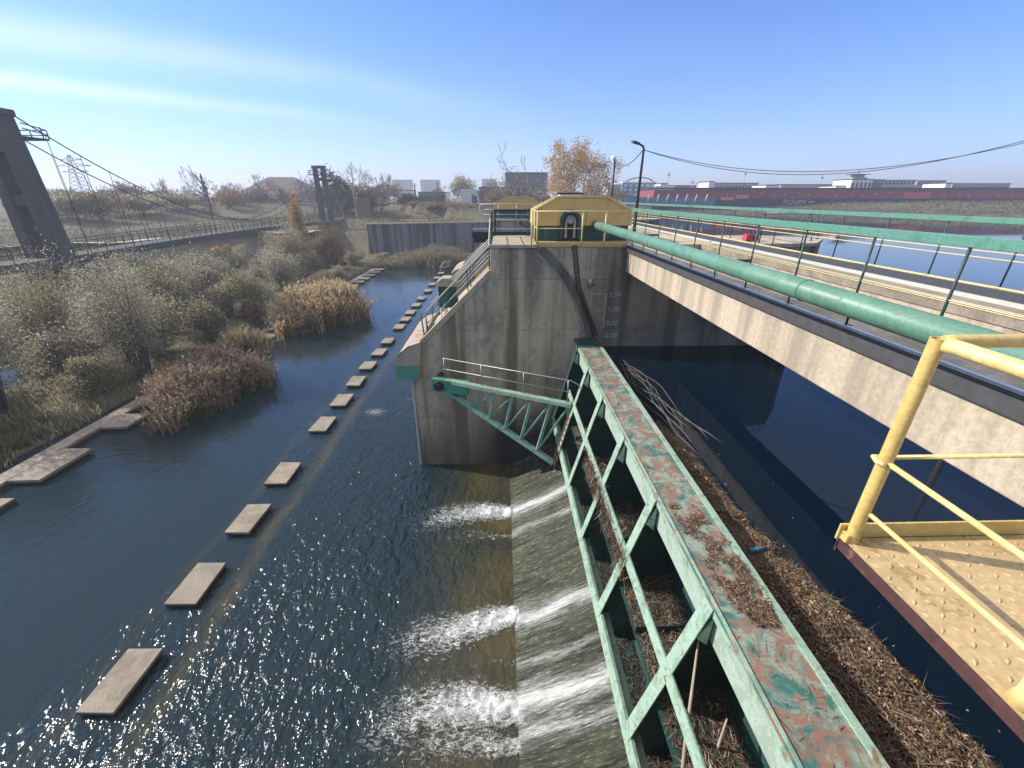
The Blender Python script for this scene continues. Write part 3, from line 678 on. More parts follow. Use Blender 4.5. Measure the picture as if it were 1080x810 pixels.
# platforms
def platform(x0, x1, y0, y1, z, label, edge_y, plate=False, mats=('plate', 'yellow')):
    e = empty('yellow_platform', (x0, y0, z), label, 'platform', 'yellow service platforms')
    W, D = x1-x0, y1-y0
    m = MB(); m.box(0, W, 0, D, -.02, 0)
    if plate:                                     # raised lozenges of the tread plate
        k = 0
        for i in range(int(W/.062)):
            for j in range(int(D/.062)):
                cxp, cyp = .04+i*.062+(.0 if j % 2 else .0), .04+j*.062
                if cxp > W-.04 or cyp > D-.04: continue
                a = R(45) if (i+j) % 2 else R(-45); l, w = .021, .008
                ca, sa = math.cos(a), math.sin(a)
                q = [(l, 0), (0, w), (-l, 0), (0, -w)]
                vs = [(cxp+u*ca-v*sa, cyp+u*sa+v*ca, .0005) for u, v in q]+[(cxp+u*.55*ca-v*.5*sa, cyp+u*.55*sa+v*.5*ca, .0042) for u, v in q]
                m.add(vs, [(4, 5, 6, 7), (0, 1, 5, 4), (1, 2, 6, 5), (2, 3, 7, 6), (3, 0, 4, 7)])
    m.build('tread_plate', M[mats[0]], e)
    m = MB(); m.box(-.012, -.001, -.0, D, -.052, .004); m.box(-.012, W, edge_y(D)-.006, edge_y(D)+.006, -.075, -.001); m.build('edge_angle', M['maroon'] if plate else M['yellow'], e)
    m = MB(); ye = edge_y(D)+.012*(1 if edge_y(D) > .5 else -1); m.box(-.02, W, ye-.006, ye+.006, -.01, .085); m.build('kick_plate', M['yellow'], e, .003)
    return e, W, D
pf, W, D = platform(1.28, 4.62, 15.83, 17.19, DK+.002, 'far yellow platform in front of the big yellow machine house', lambda d: 0)
e = empty('yellow_railing', (1.30, 15.82, DK), 'thin yellow railing in front of the big machine house on the far pier', 'railing', 'yellow railings')
m = MB(); m.tube([(0, 0, 1.12), (3.3, 0, 1.12)], .022, 8); m.tube([(0, 0, 1.12), (0, 1.3, 1.12)], .022, 8); m.build('top_rail', M['yellow_pale'], e)
m = MB(); m.tube([(0, 0, .55), (1.62, 0, .55)], .016, 8); m.tube([(0, 0, .55), (0, 1.3, .55)], .016, 8); m.build('mid_rail', M['yellow_pale'], e)
for x, y in ((0, 0), (1.62, 0), (2.45, 0), (0, 1.25), (-.2, 0)):
    m = MB(); m.tube([(x, y, -.1), (x, y, 1.12)], .027, 8); m.build('post', M['yellow_pale'], e)
np_, W, D = platform(1.70, 4.4, -.9, 1.55, DK, 'near yellow tread plate platform at the right edge above the debris', lambda d: d, True)
e = empty('yellow_railing', (1.735, 1.535, DK), 'thick yellow pipe railing with open topped corner post on the near platform', 'railing', 'yellow railings')
m = MB(); m.tube([(0, 0, -.03), (0, 0, 1.06)], .0285, 20, caps=False); m.tube([(0, 0, 1.06), (0, 0, 1.03)], .024, 20, caps=False)
n = 20
m.add([(.030*math.cos(2*math.pi*k/n), .030*math.sin(2*math.pi*k/n), 1.06) for k in range(n)]+[(.024*math.cos(2*math.pi*k/n), .024*math.sin(2*math.pi*k/n), 1.06) for k in range(n)], [(k, (k+1) % n, (k+1) % n+n, k+n) for k in range(n)])
p = m.build('corner_post', M['yellow'], e)
m = MB(); m.prism_z([(.0238*math.cos(2*math.pi*k/n), .0238*math.sin(2*math.pi*k/n)) for k in range(n)], 1.02, 1.031); m.build('hollow_shade', M['black'], p)  # black disc standing in for the shade inside the open tube
m = MB(); m.tube([(.028, .006, 1.04), (.06, .006, 1.045), (2.6, .006, 1.045)], .027, 16); m.build('top_rail', M['yellow'], e)
m = MB(); m.tube([(.012, -.026, 1.04), (.02, -.06, 1.04), (.02, -2.3, 1.04)], .029, 16); m.build('top_rail', M['yellow_pale'], e)
m = MB(); m.tube([(.0, -.02, .475), (0, -2.3, .475)], .0125, 10); m.tube([(-.028, -.03, .475), (-.036, .0, .475), (-.025, .035, .476), (.03, .03, .476)], .0125, 10); m.tube([(.02, .03, .475), (2.6, .03, .475)], .011, 10); m.build('mid_rail', M['yellow_pale'], e)
m = MB(); m.tube([(.01, -.03, .19), (.01, -2.3, .19)], .0115, 10); m.build('low_rail', M['yellow_pale'], e)
m = MB(); m.box(-.042, .03, -.02, .03, -.03, .05); m.build('base_clamp', M['yellow'], e, .006)
m = MB(); m.tube([(.02, -.735, -.0), (.02, -.735, .045), (.02, -.735, 1.04)], [.045, .03, .029], 16); m.build('post', M['yellow_pale'], e)
# railings on the pier head and its stair
railing('pier_railing', [(-.36, 15.95, DK), (-.36, 19.6, DK), (1.2, 19.6, DK)], 1.1, [.38, .74], M['steel'], M['postg'], 'grey pipe railing round the bare concrete top of the nearest pier', step=1.25, group='railings on the pier')
m_ = empty('beam_rail', (-.3, 19.78, DK), 'dark steel channel laid across the back edge of the nearest pier top', 'steel channel')
m = MB(); m.box(0, 1.75, -.06, .06, 1.0, 1.12); m.box(0, .08, -.04, .04, 0, 1); m.box(1.67, 1.75, -.04, .04, 0, 1); m.build('channel', M['dkmetal'], m_)
for yy, lab in ((16.12, 'near handrail of the steep stair on the sloping side of the pier'), (17.75, 'middle handrail beside the green cabinet on the pier stair'), (19.55, 'far handrail of the steep stair on the sloping side of the pier')):
    railing('stair_handrail', [(-3.0, yy, 6.0), (-.45, yy, 8.5), (-.38, yy, DK-.1)], .98, [.5], M['pale_steel'], M['postg'], lab, step=1.15, group='railings on the pier', rr=.022)
c = empty('control_cabinet', (-2.15, 17.2, 6.85), 'dark green control cabinet with a beige lid on the pier stair', 'cabinet')
m = MB(); m.box(-.42, .32, -.25, .35, .1, .95); m.build('cabinet_body', M['dkgreen'], c, .02)
m = MB(); m.prism_y([(-.48, .96), (.38, .96), (.38, 1.12), (.1, 1.3), (-.25, 1.3), (-.48, 1.12)], -.3, .4); m.build('lid', M['conc_cap'], c, .02)
m = MB(); m.tube([(-.36, -.2, -.8), (-.36, -.2, .1)], .025, 6); m.tube([(-.2, -.2, -.6), (-.2, -.2, .1)], .025, 6); m.build('leg', M['pale_steel'], c)
pb = empty('post_pair', (-3.15, 16.3, 5.85), 'two thin dark posts with stay wires at the foot of the pier slope', 'posts')
for dx in (0, .18):
    m = MB(); m.tube([(dx, 0, 0), (dx-.08, 0, 1.05)], .028, 6); m.build('post', M['dkmetal'], pb)
m = MB(); m.tube([(-.05, 0, .9), (-1.5, .2, -.2)], .008, 4); m.tube([(.1, 0, .95), (1.9, .5, 2.5)], .008, 4); m.build('stay_wire', M['wire'], pb)
# second bay pipes and rails (seen behind the first pier)
railing('pier_railing', [(-1.6, 34.7, DK), (4.0, 34.7, DK)], 1.1, [.36, .72], M['pale_steel'], M['pale_steel'], 'pale pipe railing along the front of the second pier', step=1.4, group='railings on the pier')
g2 = empty('far_gate_beam', (-1.2, 26, 8.9), 'dark steel beam of the second gate bay seen over the pier top', 'steel beam')
m = MB(); m.box(-.5, 3.6, 0, .4, 0, .35); m.box(-.5, 3.6, 1.6, 1.9, -.4, -.1); m.build('beam', M['dkmetal'], g2)
m = MB(); m.box(-.5, 3.4, .7, .8, .42, .5); m.box(-.4, 3.4, 1.3, 1.36, .12, .2); m.build('pale_pipe', M['pale_steel'], g2)
# lamp posts and wires
lp = empty('street_lamp', (5.25, 17.3, DK), 'tall dark lamp post with a bent arm beside the big yellow machine house', 'lamp post', 'lamps on the dam')
top = atY(672, 153, 17.3)-lp.location
m = MB(); m.tube([(0, 0, 0), (.0, 0, top.z*.5), (.02, 0, top.z-.12), (-.02, 0, top.z-.04), (-.12, -.05, top.z+.0), (-.3, -.15, top.z+.05)], [.07, .055, .04, .035, .035, .03], 8); m.build('pole', M['dkmetal'], lp)
m = MB(); m.bar((-.22, -.1, top.z+.03), (-.5, -.26, top.z+.09), .14, .06); m.build('lamp_head', M['dkmetal'], lp)
lq = atY(645, 210, 36); lq2 = atY(646, 168, 36)
l2 = empty('street_lamp', (lq.x, 36, DK), 'thin lamp post with a white round head on the second pier', 'lamp post', 'lamps on the dam')
m = MB(); m.tube([(0, 0, 0), (0, 0, lq2.z-DK)], .07, 8); m.build('pole', M['dkmetal'], l2)
m = MB(); m.tube([(-.25, 0, lq2.z-DK-.05), (.02, 0, lq2.z-DK+.1)], [.28, .2], 12); m.build('lamp_head', M['white'], l2)
w0 = lp.location+Vector((0, 0, top.z-.15))
wires = empty('overhead_wires', w0, 'black overhead wires sagging from the bent lamp post to the far right', 'wires')
def sag(a, b, s, n=24): return [a.lerp(b, k/n)-Vector((0, 0, s*4*(k/n)*(1-k/n))) for k in range(n+1)]
E1 = atY(1180, 118, 13); E2 = atY(1180, 124, 13)
for b, s in ((E1, 1.15), (E2, 1.0)):
    m = MB(); m.tube([p-w0 for p in sag(w0, b, s)], .010, 5); m.build('wire', M['wire'], wires)
m = MB(); m.tube([p-w0 for p in sag(w0, l2.location+Vector((0, 0, lq2.z-DK)), .5)], .018, 5); m.tube([p-w0 for p in sag(l2.location+Vector((0, 0, lq2.z-DK)), Vector((-1, 62, 13)), .8)], .02, 5); m.build('wire', M['wire'], wires)
up = empty('utility_post', (E1.x, 13, -2), 'grey post carrying the overhead wires outside the view', 'post')
m = MB(); m.tube([(0, 0, 0), (0, 0, E1.z+2.3)], .12, 8); m.build('shaft', M['steel'], up)
# red bin and small posts on the upstream pier nose
rb = empty('red_box', (9.75, 17.0, DK), 'small bright red steel box standing on the pier nose', 'box')
m = MB(); m.box(-.20, .06, -.15, .15, .02, .24); m.build('box_body', M['red'], rb, .02)
m = MB(); m.box(.065, .31, -.14, .14, .02, .21); m.build('dark_side', simple('maroon_box', (.16, .02, .035), .5), rb, .02)
m = MB(); m.box(-.21, .07, -.16, .16, .242, .255); m.build('lid', M['red'], rb)
railing('nose_railing', [(9.7, 16.2, DK), (11.6, 16.45, DK), (13.1, 17.85, DK)], 1.05, [.5], M['pale_steel'], M['postg'], 'thin railing round the pointed upstream nose of the pier', step=1.3, group='railings on the pier', rr=.014)
# ================================================================== stepping slabs and sill wall
ys = [6.66, 9.5, 12.34, 15.15, 19.45, 22.26, 25.05, 27.87, 30.65, 33.45, 37.63, 40.25, 42.9, 46.2, 49.5, 53.9, 58.3, 63.3, 67.6]
ordn = ['first', 'second', 'third', 'fourth', 'fifth', 'sixth', 'seventh', 'eighth', 'ninth', 'tenth', 'eleventh', 'twelfth', 'thirteenth', 'fourteenth', 'fifteenth', 'sixteenth', 'seventeenth', 'eighteenth', 'last']
def slab_mesh(seed):
    random.seed(seed); m = MB()
    j = lambda: random.uniform(-.025, .025)
    poly = [(-.46+j(), -.75+j()), (.46+j(), -.75+j()), (.48+j(), .75+j()), (-.44+j(), .76+j())]
    m.prism_z(poly, .06, .19); m.prism_z([(-.3, -.5), (.3, -.5), (.3, .5), (-.3, .5)], -1.5, .058)
    return m
for i, y in enumerate(ys):
    m = slab_mesh(i); o = m.build('stepping_slab', M['slab'], None, .018)
    o.location = (-9.56+random.uniform(-.04, .04), y, random.uniform(-.015, .02)); o.rotation_euler = (R(random.uniform(-1, 1)), R(random.uniform(-1, 1)), R(random.uniform(-1.5, 1.5)))
    tag(o, f'{ordn[i]} weathered concrete slab of the stepping row, counted from the near end' if i else 'largest nearest concrete slab of the stepping row in the river', 'stepping slab', 'stepping slabs across the river')
sw = empty('sill_wall', (-21.6, -8, 0), 'long low concrete sill with sawtooth slabs along the bushes', 'sill wall')
m = MB(); m.box(0, .75, 0, 80, -1.5, .26); m.build('wall', M['slab'], sw, .02)
k = 0
ty = [9.2, 12.05, 16.0, 19.95, 22.5, 26.4, 29.2, 32.0, 34.8, 37.6, 40.4, 43.2, 46.0, 48.8, 51.6, 54.4, 57.2, 60.0, 62.8, 65.6, 68.4, 71.2]
for y in ty:
    L = 2.5 if abs(y-16.0) < .1 else 1.5
    m = MB(); m.prism_z([(.752, y-L/2+8), (2.05, y-L/2+8.05), (2.1, y+L/2+7.95), (.752, y+L/2+8)], .08, .25); m.build('slab', M['slab'], sw, .015)
sl = MB(); sl.prism_z([(-.7, -.75), (.62, -.75), (.66, .75), (-.66, .75)], -1.4, .2); o = sl.build('loose_slab', M['slab'], None, .02); o.location = (-20.1, 12.95, 0)
tag(o, 'detached concrete slab at the left edge beside the sawtooth sill', 'slab')
def rock(name, loc, s, label, group=None):
    import bmesh
    bm = bmesh.new(); bmesh.ops.create_icosphere(bm, subdivisions=3, radius=1)
    for v in bm.verts:
        n = v.co.normalized(); f = 1+.28*(vnoise(n.x*3+n.z*2+loc[0], n.y*3+n.z, 1, 77)-.5)+.2*(vnoise(n.x*7, n.y*7+n.z*6, 1, 78)-.5)
        v.co = Vector((n.x*s[0], n.y*s[1], n.z*s[2]))*float(f)
    me = bpy.data.meshes.new(name); bm.to_mesh(me); bm.free(); me.materials.append(M['rock'])
    o = bpy.data.objects.new(name, me); COL.objects.link(o); o.location = loc
    return tag(o, label, 'rock', group)
rock('boulder', (-8.9, 71.5, .2), (1.4, 1.6, 1.3), 'black boulder with foam beside it at the far end of the slab row')
rock('boulder', (-19.9, 73.2, .1), (1.2, .9, .8), 'dark boulder lying at the far end of the sawtooth sill')
# ================================================================== vegetation and debris
def quads(P, D, N, L, Wd):
    """one flat rhomb per point: centre P, long axis D, side axis from N; vectorised"""
    D = D/np.linalg.norm(D, axis=1, keepdims=True); Sd = np.cross(D, N); Sd /= np.linalg.norm(Sd, axis=1, keepdims=True)+1e-9
    L = L[:, None]; Wd = Wd[:, None]
    V = np.stack([P-D*L/2, P+Sd*Wd/2, P+D*L/2, P-Sd*Wd/2], 1).reshape(-1, 3)
    return V, np.arange(len(V)).reshape(-1, 4)
def rnd_dirs(n, rs, up=0.0):
    d = rs.normal(size=(n, 3)); d[:, 2] += up; return d/np.linalg.norm(d, axis=1, keepdims=True)
def leaf_crown(rs, r, n, size, blobs=10, ragged=.35, up=0., long_=1.8, base=.15):
    rx, ry, rz = r; C = []
    for k in range(blobs):
        d = rnd_dirs(1, rs)[0]; q = rs.uniform(.25, .78)
        C.append((d[0]*rx*q, d[1]*ry*q, rz*(.5+base)+d[2]*rz*.5*q, rs.uniform(.28, .5)))
    per = n//blobs; P = []
    for (x, y, z, s) in C:
        d = rnd_dirs(per, rs); q = rs.uniform(.35, 1, per)**.5*(1+ragged*rs.normal(size=per)*.5)
        P.append(np.stack([x+d[:, 0]*q*rx*s, y+d[:, 1]*q*ry*s, z+d[:, 2]*q*rz*s*.75], 1))
    P = np.concatenate(P); P[:, 2] = np.maximum(P[:, 2], rs.uniform(.02, .4, len(P)))
    k = len(P); L = rs.uniform(.6, 1.4, k)*size*long_; Wd = rs.uniform(.6, 1.3, k)*size
    V, Fq = quads(P, rnd_dirs(k, rs, up), rnd_dirs(k, rs), L, Wd)
    return V, Fq, C
def bush(name, loc, r, n, size, mat, label, seed, cat='bush', group=None, blobs=10, up=0.3, bark='bark', long_=2.2, ragged=.62, stems=14):
    rs = np.random.RandomState(seed); e = empty(name, loc, label, cat, group, rs.uniform(0, .6))
    V, Fq, C = leaf_crown(rs, r, n, size, blobs, ragged, up, long_)
    mesh_np('foliage', V, Fq, M[mat], e)
    m = MB()
    for (x, y, z, s) in C:
        b = Vector((x*.18, y*.18, -.15)); t = Vector((x, y, z)); mid = b.lerp(t, .5)+Vector((-x*.12, -y*.12, z*.12))
        m.tube([b, mid, t, t+(t-mid)*.35], [.05*r[2]/4, .035*r[2]/4, .018, .008], 5)
        for q in range(stems):
            d = Vector(rnd_dirs(1, rs, .5)[0]); a = mid.lerp(t, rs.uniform(.2, 1)); l = rs.uniform(.3, .7)*s*r[2]
            m.tube([a, a+d*l*.5+Vector((0, 0, .05)), a+d*l], [.014, .010, .006], 3)
    m.build('stem', M[bark], e); return e
def reed_bed(name, loc, r, n, h, mats, label, seed, head=.35, lean=.25, width=.03, edge_h=.55, rot=0, nb=3, group='reed beds in the river'):
    rs = np.random.RandomState(seed); e = empty(name, loc, label, 'reeds', group, rot)
    a = rs.uniform(0, 2*math.pi, n); q = np.sqrt(rs.uniform(0, 1, n))*(1+.12*rs.normal(size=n))
    q *= 1+.22*np.sin(a*3+seed)+.12*np.sin(a*7+seed*2)+.10*np.sin(a*17+seed)
    x = q*r[0]*np.cos(a); y = q*r[1]*np.sin(a)
    hh = h*(edge_h+(1-edge_h)*np.clip(1-q**2, 0, 1))*rs.uniform(.55, 1.15, n)*(.62+.5*vnoise(x, y, r[1]*.35, seed)+.28*vnoise(x, y, r[1]*.12, seed+1))
    d = rs.normal(size=(n, 2))*lean+np.stack([np.cos(a), np.sin(a)], 1)*.12*q[:, None]
    sd = rs.normal(size=(n, 2)); sd /= np.linalg.norm(sd, axis=1, keepdims=True)
    z0 = np.full(n, -.25); lv = []
    for t, wv in ((0, 1), (.45, .95), (.8, .6), (1, .05)):
        cx_ = x+d[:, 0]*hh*t**1.8; cy2 = y+d[:, 1]*hh*t**1.8; cz = z0+(hh+.25)*t*(1-.10*t*np.abs(d).sum(1))
        w = width*wv*rs.uniform(.7, 1.3, n)
        lv.append((np.stack([cx_-sd[:, 0]*w, cy2-sd[:, 1]*w, cz], 1), np.stack([cx_+sd[:, 0]*w, cy2+sd[:, 1]*w, cz], 1)))
    V = np.stack([p for l in lv for p in l], 1)          # n,8,3
    Fq = np.array([[0, 1, 3, 2], [2, 3, 5, 4], [4, 5, 7, 6]])[None]+8*np.arange(n)[:, None, None]
    low = rs.uniform(size=n) < .5
    mi = np.repeat((vnoise(x, y, r[1]*.5, seed+3)+.25*rs.normal(size=n)+.35*(np.clip(x/r[0], -1, 1)*0) > .52).astype(int), 3)
    mesh_np('stalks', V.reshape(-1, 3), Fq.reshape(-1, 4), [M[mats[0]], M[mats[1]]], e, mi=mi)
    k = rs.uniform(size=n) < head; tip = (lv[3][0]+lv[3][1])/2; tip = tip[k]
    P = np.repeat(tip, nb, 0)+rs.normal(size=(len(tip)*nb, 3))*np.array([.05, .05, .10])*h/2
    V, Fq = quads(P, rnd_dirs(len(P), rs, 1.6), rnd_dirs(len(P), rs), rs.uniform(.12, .30, len(P))*h/2, rs.uniform(.04, .09, len(P))*h/2)
    mesh_np('seed_heads', V, Fq, M[mats[2]], e); return e
# bushes of the river islands: x, y, rx, ry, height
B = [(-27.2, 20.5, 3.4, 3.2, 6.9, 'lf_grey', 'large pale grey green willow bush nearest the left edge'),
     (-23.9, 26.3, 2.6, 2.6, 6.3, 'lf_grey', 'tall grey green willow bush in front of the footbridge pylon, beside the sill'),
     (-30.5, 27.5, 3.6, 3.2, 6.6, 'lf_olive', 'broad olive bush behind the large willow at the left edge'),
     (-35.5, 22.0, 3.6, 3.4, 6.0, 'lf_grey', 'grey bush cut by the left edge of the view'),
     (-28.4, 35.5, 3.0, 2.8, 5.2, 'lf_olive', 'olive bush behind the two tall willow bushes'),
     (-33.5, 40.5, 3.4, 3.2, 4.8, 'lf_grey', 'grey bush standing before the footbridge deck'),
     (-25.6, 41.5, 2.6, 2.4, 3.4, 'lf_olive', 'low olive bush left of the golden reeds'),
     (-35.0, 52.0, 4.0, 3.4, 4.2, 'lf_grey', 'wide pale bush below the middle of the footbridge'),
     (-28.5, 55.0, 3.4, 3.2, 4.4, 'lf_grey', 'round grey bush behind the golden reeds'),
     (-41.0, 60.0, 4.2, 3.6, 3.6, 'lf_olive', 'low dark bush under the far half of the footbridge'),
     (-24.0, 33.5, 1.9, 1.8, 2.7, 'lf_olive', 'small olive shrub behind the purple reeds'),
     (-24.2, 23.0, 1.6, 1.5, 1.9, 'lf_olive', 'low green shrub on the bank close behind the sill'),
     (-25.8, 29.6, 1.6, 1.7, 1.6, 'lf_grey', 'low spreading shrub between willow and sill'),
     (-31.0, 15.0, 3.4, 2.2, 2.4, 'lf_olive', 'low dark shrub at the left edge close to the sill'),
     (-31.5, 66.5, 3.4, 3.4, 6.2, 'lf_olive', 'big round willow with brownish crown by the far slabs'),
     (-26.5, 69.5, 3.2, 3.2, 5.6, 'lf_brown', 'brown willow bush nearest the concrete retaining wall'),
     (-36.5, 72.0, 3.0, 3.0, 4.6, 'lf_grey', 'grey bush at the foot of the far footbridge pylon')]
for i, (x, y, rx, ry, h, mt, lab) in enumerate(B):
    near = y < 32
    bush('riverside_bush', (x, y, max(.05, ground_z(x, y))), (rx, ry, h), 17000 if near else 9000, .058 if near else .095, mt, lab, 100+i, group='bushes on the river islands', blobs=16 if near else 11, up=.5)
kinds = []
for k in range(4):
    b_ = bush('riverside_bush', (0, 0, 0), (2.5, 2.3, 3.3), 6000, .095, ['lf_grey', 'lf_olive', 'lf_grey', 'lf_olive'][k], 'one of the many low grey olive shrubs crowding the river islands', 150+k, group='low shrubs of the river islands', blobs=13, up=.5)
    kinds.append(b_)
rs0 = np.random.RandomState(99); used = 0; tries = 0; taken = []
while used < 46 and tries < 4000:
    tries += 1; x = rs0.uniform(-50, -22.6); y = rs0.uniform(9, 82)
    if ground_z(x, y) < .12 or any((x-a)**2+(y-b)**2 < 7 for a, b in taken): continue
    if x > -24 and (35 < y < 47 or 19 < y < 21): continue
    o = kinds[used % 4]; o = o if used < 4 else copy_tree(o)
    o.location = (x, y, ground_z(x, y)-.05); f = rs0.uniform(.55, 1.2); f *= .6 if x > -25 else 1
    o.scale = (f*rs0.uniform(.9, 1.3), f*rs0.uniform(.9, 1.3), f); o.rotation_euler = (0, 0, rs0.uniform(0, 6)); taken.append((x, y)); used += 1
n = 60000; x = rs0.uniform(-56, -21.9, n); y = rs0.uniform(4, 90, n); z = terrain_h(x, y); k = (z > .03)&(vnoise(x, y, 3, 66) > .30); x, y, z = x[k], y[k], z[k]; n = len(x)
hh_ = rs0.uniform(.15, .75, n)*(.4+vnoise(x, y, 4, 67)); d_ = rs0.normal(size=(n, 3))*.35; d_[:, 2] = 1
V, Fq = quads(np.stack([x, y, z+hh_*.4], 1), d_, rnd_dirs(n, rs0), hh_, rs0.uniform(.03, .09, n))
tag(mesh_np('undergrowth', V, Fq, M['lf_olive']), 'rough olive grass and weeds covering the river islands', 'weeds', kind='stuff')
n = 60000; x = rs0.uniform(-105, 14, n); y = rs0.uniform(45, 160, n); z = terrain_h(x, y); k = (z > 2.2)&(vnoise(x, y, 5, 68) > .25); x, y, z = x[k], y[k], z[k]; n = len(x)
hh_ = rs0.uniform(.15, .6, n)*(.3+vnoise(x, y, 6, 69)); d_ = rs0.normal(size=(n, 3))*.4; d_[:, 2] = 1
V, Fq = quads(np.stack([x, y, z+hh_*.4], 1), d_, rnd_dirs(n, rs0), hh_*1.3, rs0.uniform(.08, .2, n))
M['lf_bank'] = leafy('bank_grass', [(.09, .10, .035), (.16, .155, .06), (.20, .165, .085), (.28, .225, .14)], .2)
tag(mesh_np('bank_grass', V, Fq, M['lf_bank']), 'rough dry and green grass on the far river bank and dike', 'grass', kind='stuff')
# orange young poplar by the far willow
bush('young_poplar', (-34.5, 77, .8), (1.7, 1.7, 8.2), 4200, .15, 'lf_orange', 'slender young poplar with orange autumn leaves behind the round willow', 140, cat='tree', blobs=11, up=.8)
bush('brown_shrub', (-22.9, 38.2, .3), (1.5, 1.7, 2.3), 3000, .10, 'lf_brown', 'rusty brown shrub at the left side of the golden reeds', 141, blobs=8)
reed_bed('reed_bed', (-17.9, 23.6, 0), (2.3, 3.3), 7000, 2.1, ('reed_purple', 'reed_green', 'reed_purple'), 'purple brown reed bed nearest the slabs, green at its foot', 201, .55, rot=.10)
reed_bed('reed_bed', (-17.9, 41.0, 0), (3.0, 4.6), 8000, 3.1, ('reed_gold', 'reed_green', 'reed_gold'), 'tall golden reed bed glowing in the sun beyond the purple reeds', 202, .6, width=.04)
reed_bed('reed_bed', (-20.2, 31.3, .1), (1.5, 2.0), 2500, 1.6, ('reed_green', 'reed_gold', 'reed_beige'), 'short yellow green reed clump behind the purple reeds', 203, .3)
reed_bed('reed_bed', (-12.0, 78.2, -.2), (7.6, 5.0), 9000, 2.7, ('reed_beige', 'reed_beige', 'reed_beige'), 'wide beige reed island in front of the concrete retaining wall', 204, .5, width=.06)
reed_bed('reed_bed', (-24.6, 60.5, .2), (2.6, 5.0), 3000, 1.3, ('reed_beige', 'reed_purple', 'reed_beige'), 'low brown sedge strip along the far sawtooth slabs', 205, .3, width=.05)
reed_bed('reed_bed', (-24.8, 17.2, .2), (2.2, 3.8), 4500, .55, ('reed_green', 'reed_beige', 'reed_green'), 'low weeds growing along the near sill', 206, .2, width=.03)
# loose debris
def litter(name, P, mat, label, cat='debris', L=(.06, .32), W=(.008, .022), flat=.25, extra=None, seed=1, parts=None):
    rs = np.random.RandomState(seed); n = len(P)
    d = rs.normal(size=(n, 3)); d[:, 2] *= flat
    nn = rs.normal(size=(n, 3)); nn[:, 2] += 1.2
    V, Fq = quads(P, d, nn, rs.uniform(*L, n)*rs.uniform(.4, 1, n), rs.uniform(*W, n))
    o = mesh_np(name, V, Fq, mat if isinstance(mat, list) else M[mat]); return tag(o, label, cat, kind='stuff')
rs = np.random.RandomState(5)
def raft_pts(n, zmax):
    y = rs.uniform(-1.5, 9.4, n); xl = np.interp(y, [-1.5, 2.5, 9.4], [3.90, 3.92, 3.98]); xr = np.interp(y, [-1.5, 2.6, 4.1, 5.7, 8.3, 9.4], [5.12, 5.08, 4.95, 4.56, 4.28, 4.08])
    xr = xr+.22*(vnoise(y*1.0, y*0, .9, 41)-.5)+.12*(vnoise(y*1.0, y*0, .2, 43)-.5)
    u = rs.uniform(0, 1, n); x = xl+(xr-xl)*u
    return np.stack([x, y, UW+.01+zmax*rs.uniform(0, 1, n)*np.sin(np.clip(u, .06, .94)*math.pi)**.5*(.2+1.3*vnoise(x, y, .35, 42)**1.5)], 1)
m = MB()
ry = np.arange(-1.5, 9, .15)
P = raft_pts(60000, .14); litter('floating_debris', P, 'debris', 'raft of brown broken reeds and dead leaves floating behind the gate crest', L=(.015, .13), W=(.003, .022), flat=.45, seed=2)
P = raft_pts(9000, .15); litter('matted_leaves', P, 'debris', 'dead brown leaves matted into the debris raft', L=(.03, .09), W=(.02, .05), flat=.5, seed=13)
mb_ = MB()
for q in raft_pts(110, .14):
    a_ = rs.uniform(0, 6.28); l_ = rs.uniform(.12, .5); p_ = Vector(q); d_ = Vector((math.cos(a_), math.sin(a_), rs.uniform(-.12, .2)))
    mb_.tube([p_-d_*l_/2, p_+Vector((rs.normal()*.02, rs.normal()*.02, .02)), p_+d_*l_/2], [.008, .010, .004], 5)
tag(mb_.build('drift_sticks', M['bark']), 'thicker broken sticks tangled in the debris raft', 'sticks', kind='stuff')
n = 70; P = np.stack([rs.uniform(3.9, 7.2, n), rs.uniform(2, 13.5, n), np.full(n, UW+.006)], 1); litter('floating_specks', P, 'reed_beige', 'pale specks and leaves drifting on the dark reservoir water', L=(.02, .07), W=(.015, .04), flat=.02, seed=14)
P = raft_pts(5000, .17); litter('floating_reeds', P, 'reed_beige', 'pale broken reed stems lying on the brown debris raft', L=(.10, .75), W=(.004, .011), flat=.12, seed=3)
P = raft_pts(45, .15); P[:, 2] += .03; litter('fallen_leaves', P, 'leaf_litter', 'few yellow fallen leaves on the debris raft', L=(.09, .15), W=(.05, .09), flat=.2, seed=4)
# shelf debris inside the gate bays
for z, x0, x1, n, lab, nm, mt in ((3.705, 2.45, 3.52, 15000, 'dry twigs and reeds piled on the upper shelves inside the gate', 'shelf_twigs', 'debris'), (1.805, 2.45, 2.95, 7000, 'dark twigs and mud on the lower shelves inside the gate', 'lower_shelf_twigs', 'debris_dark')):
    y = rs.uniform(.6, 13.6, n); x = rs.uniform(x0, x1, n); hgt = .02+.20*vnoise(x, y, .55, 51)**2
    litter(nm, np.stack([x, y, z+hgt*rs.uniform(.1, 1, n)], 1), mt, lab, L=(.05, .45), W=(.005, .016), seed=6+int(z))
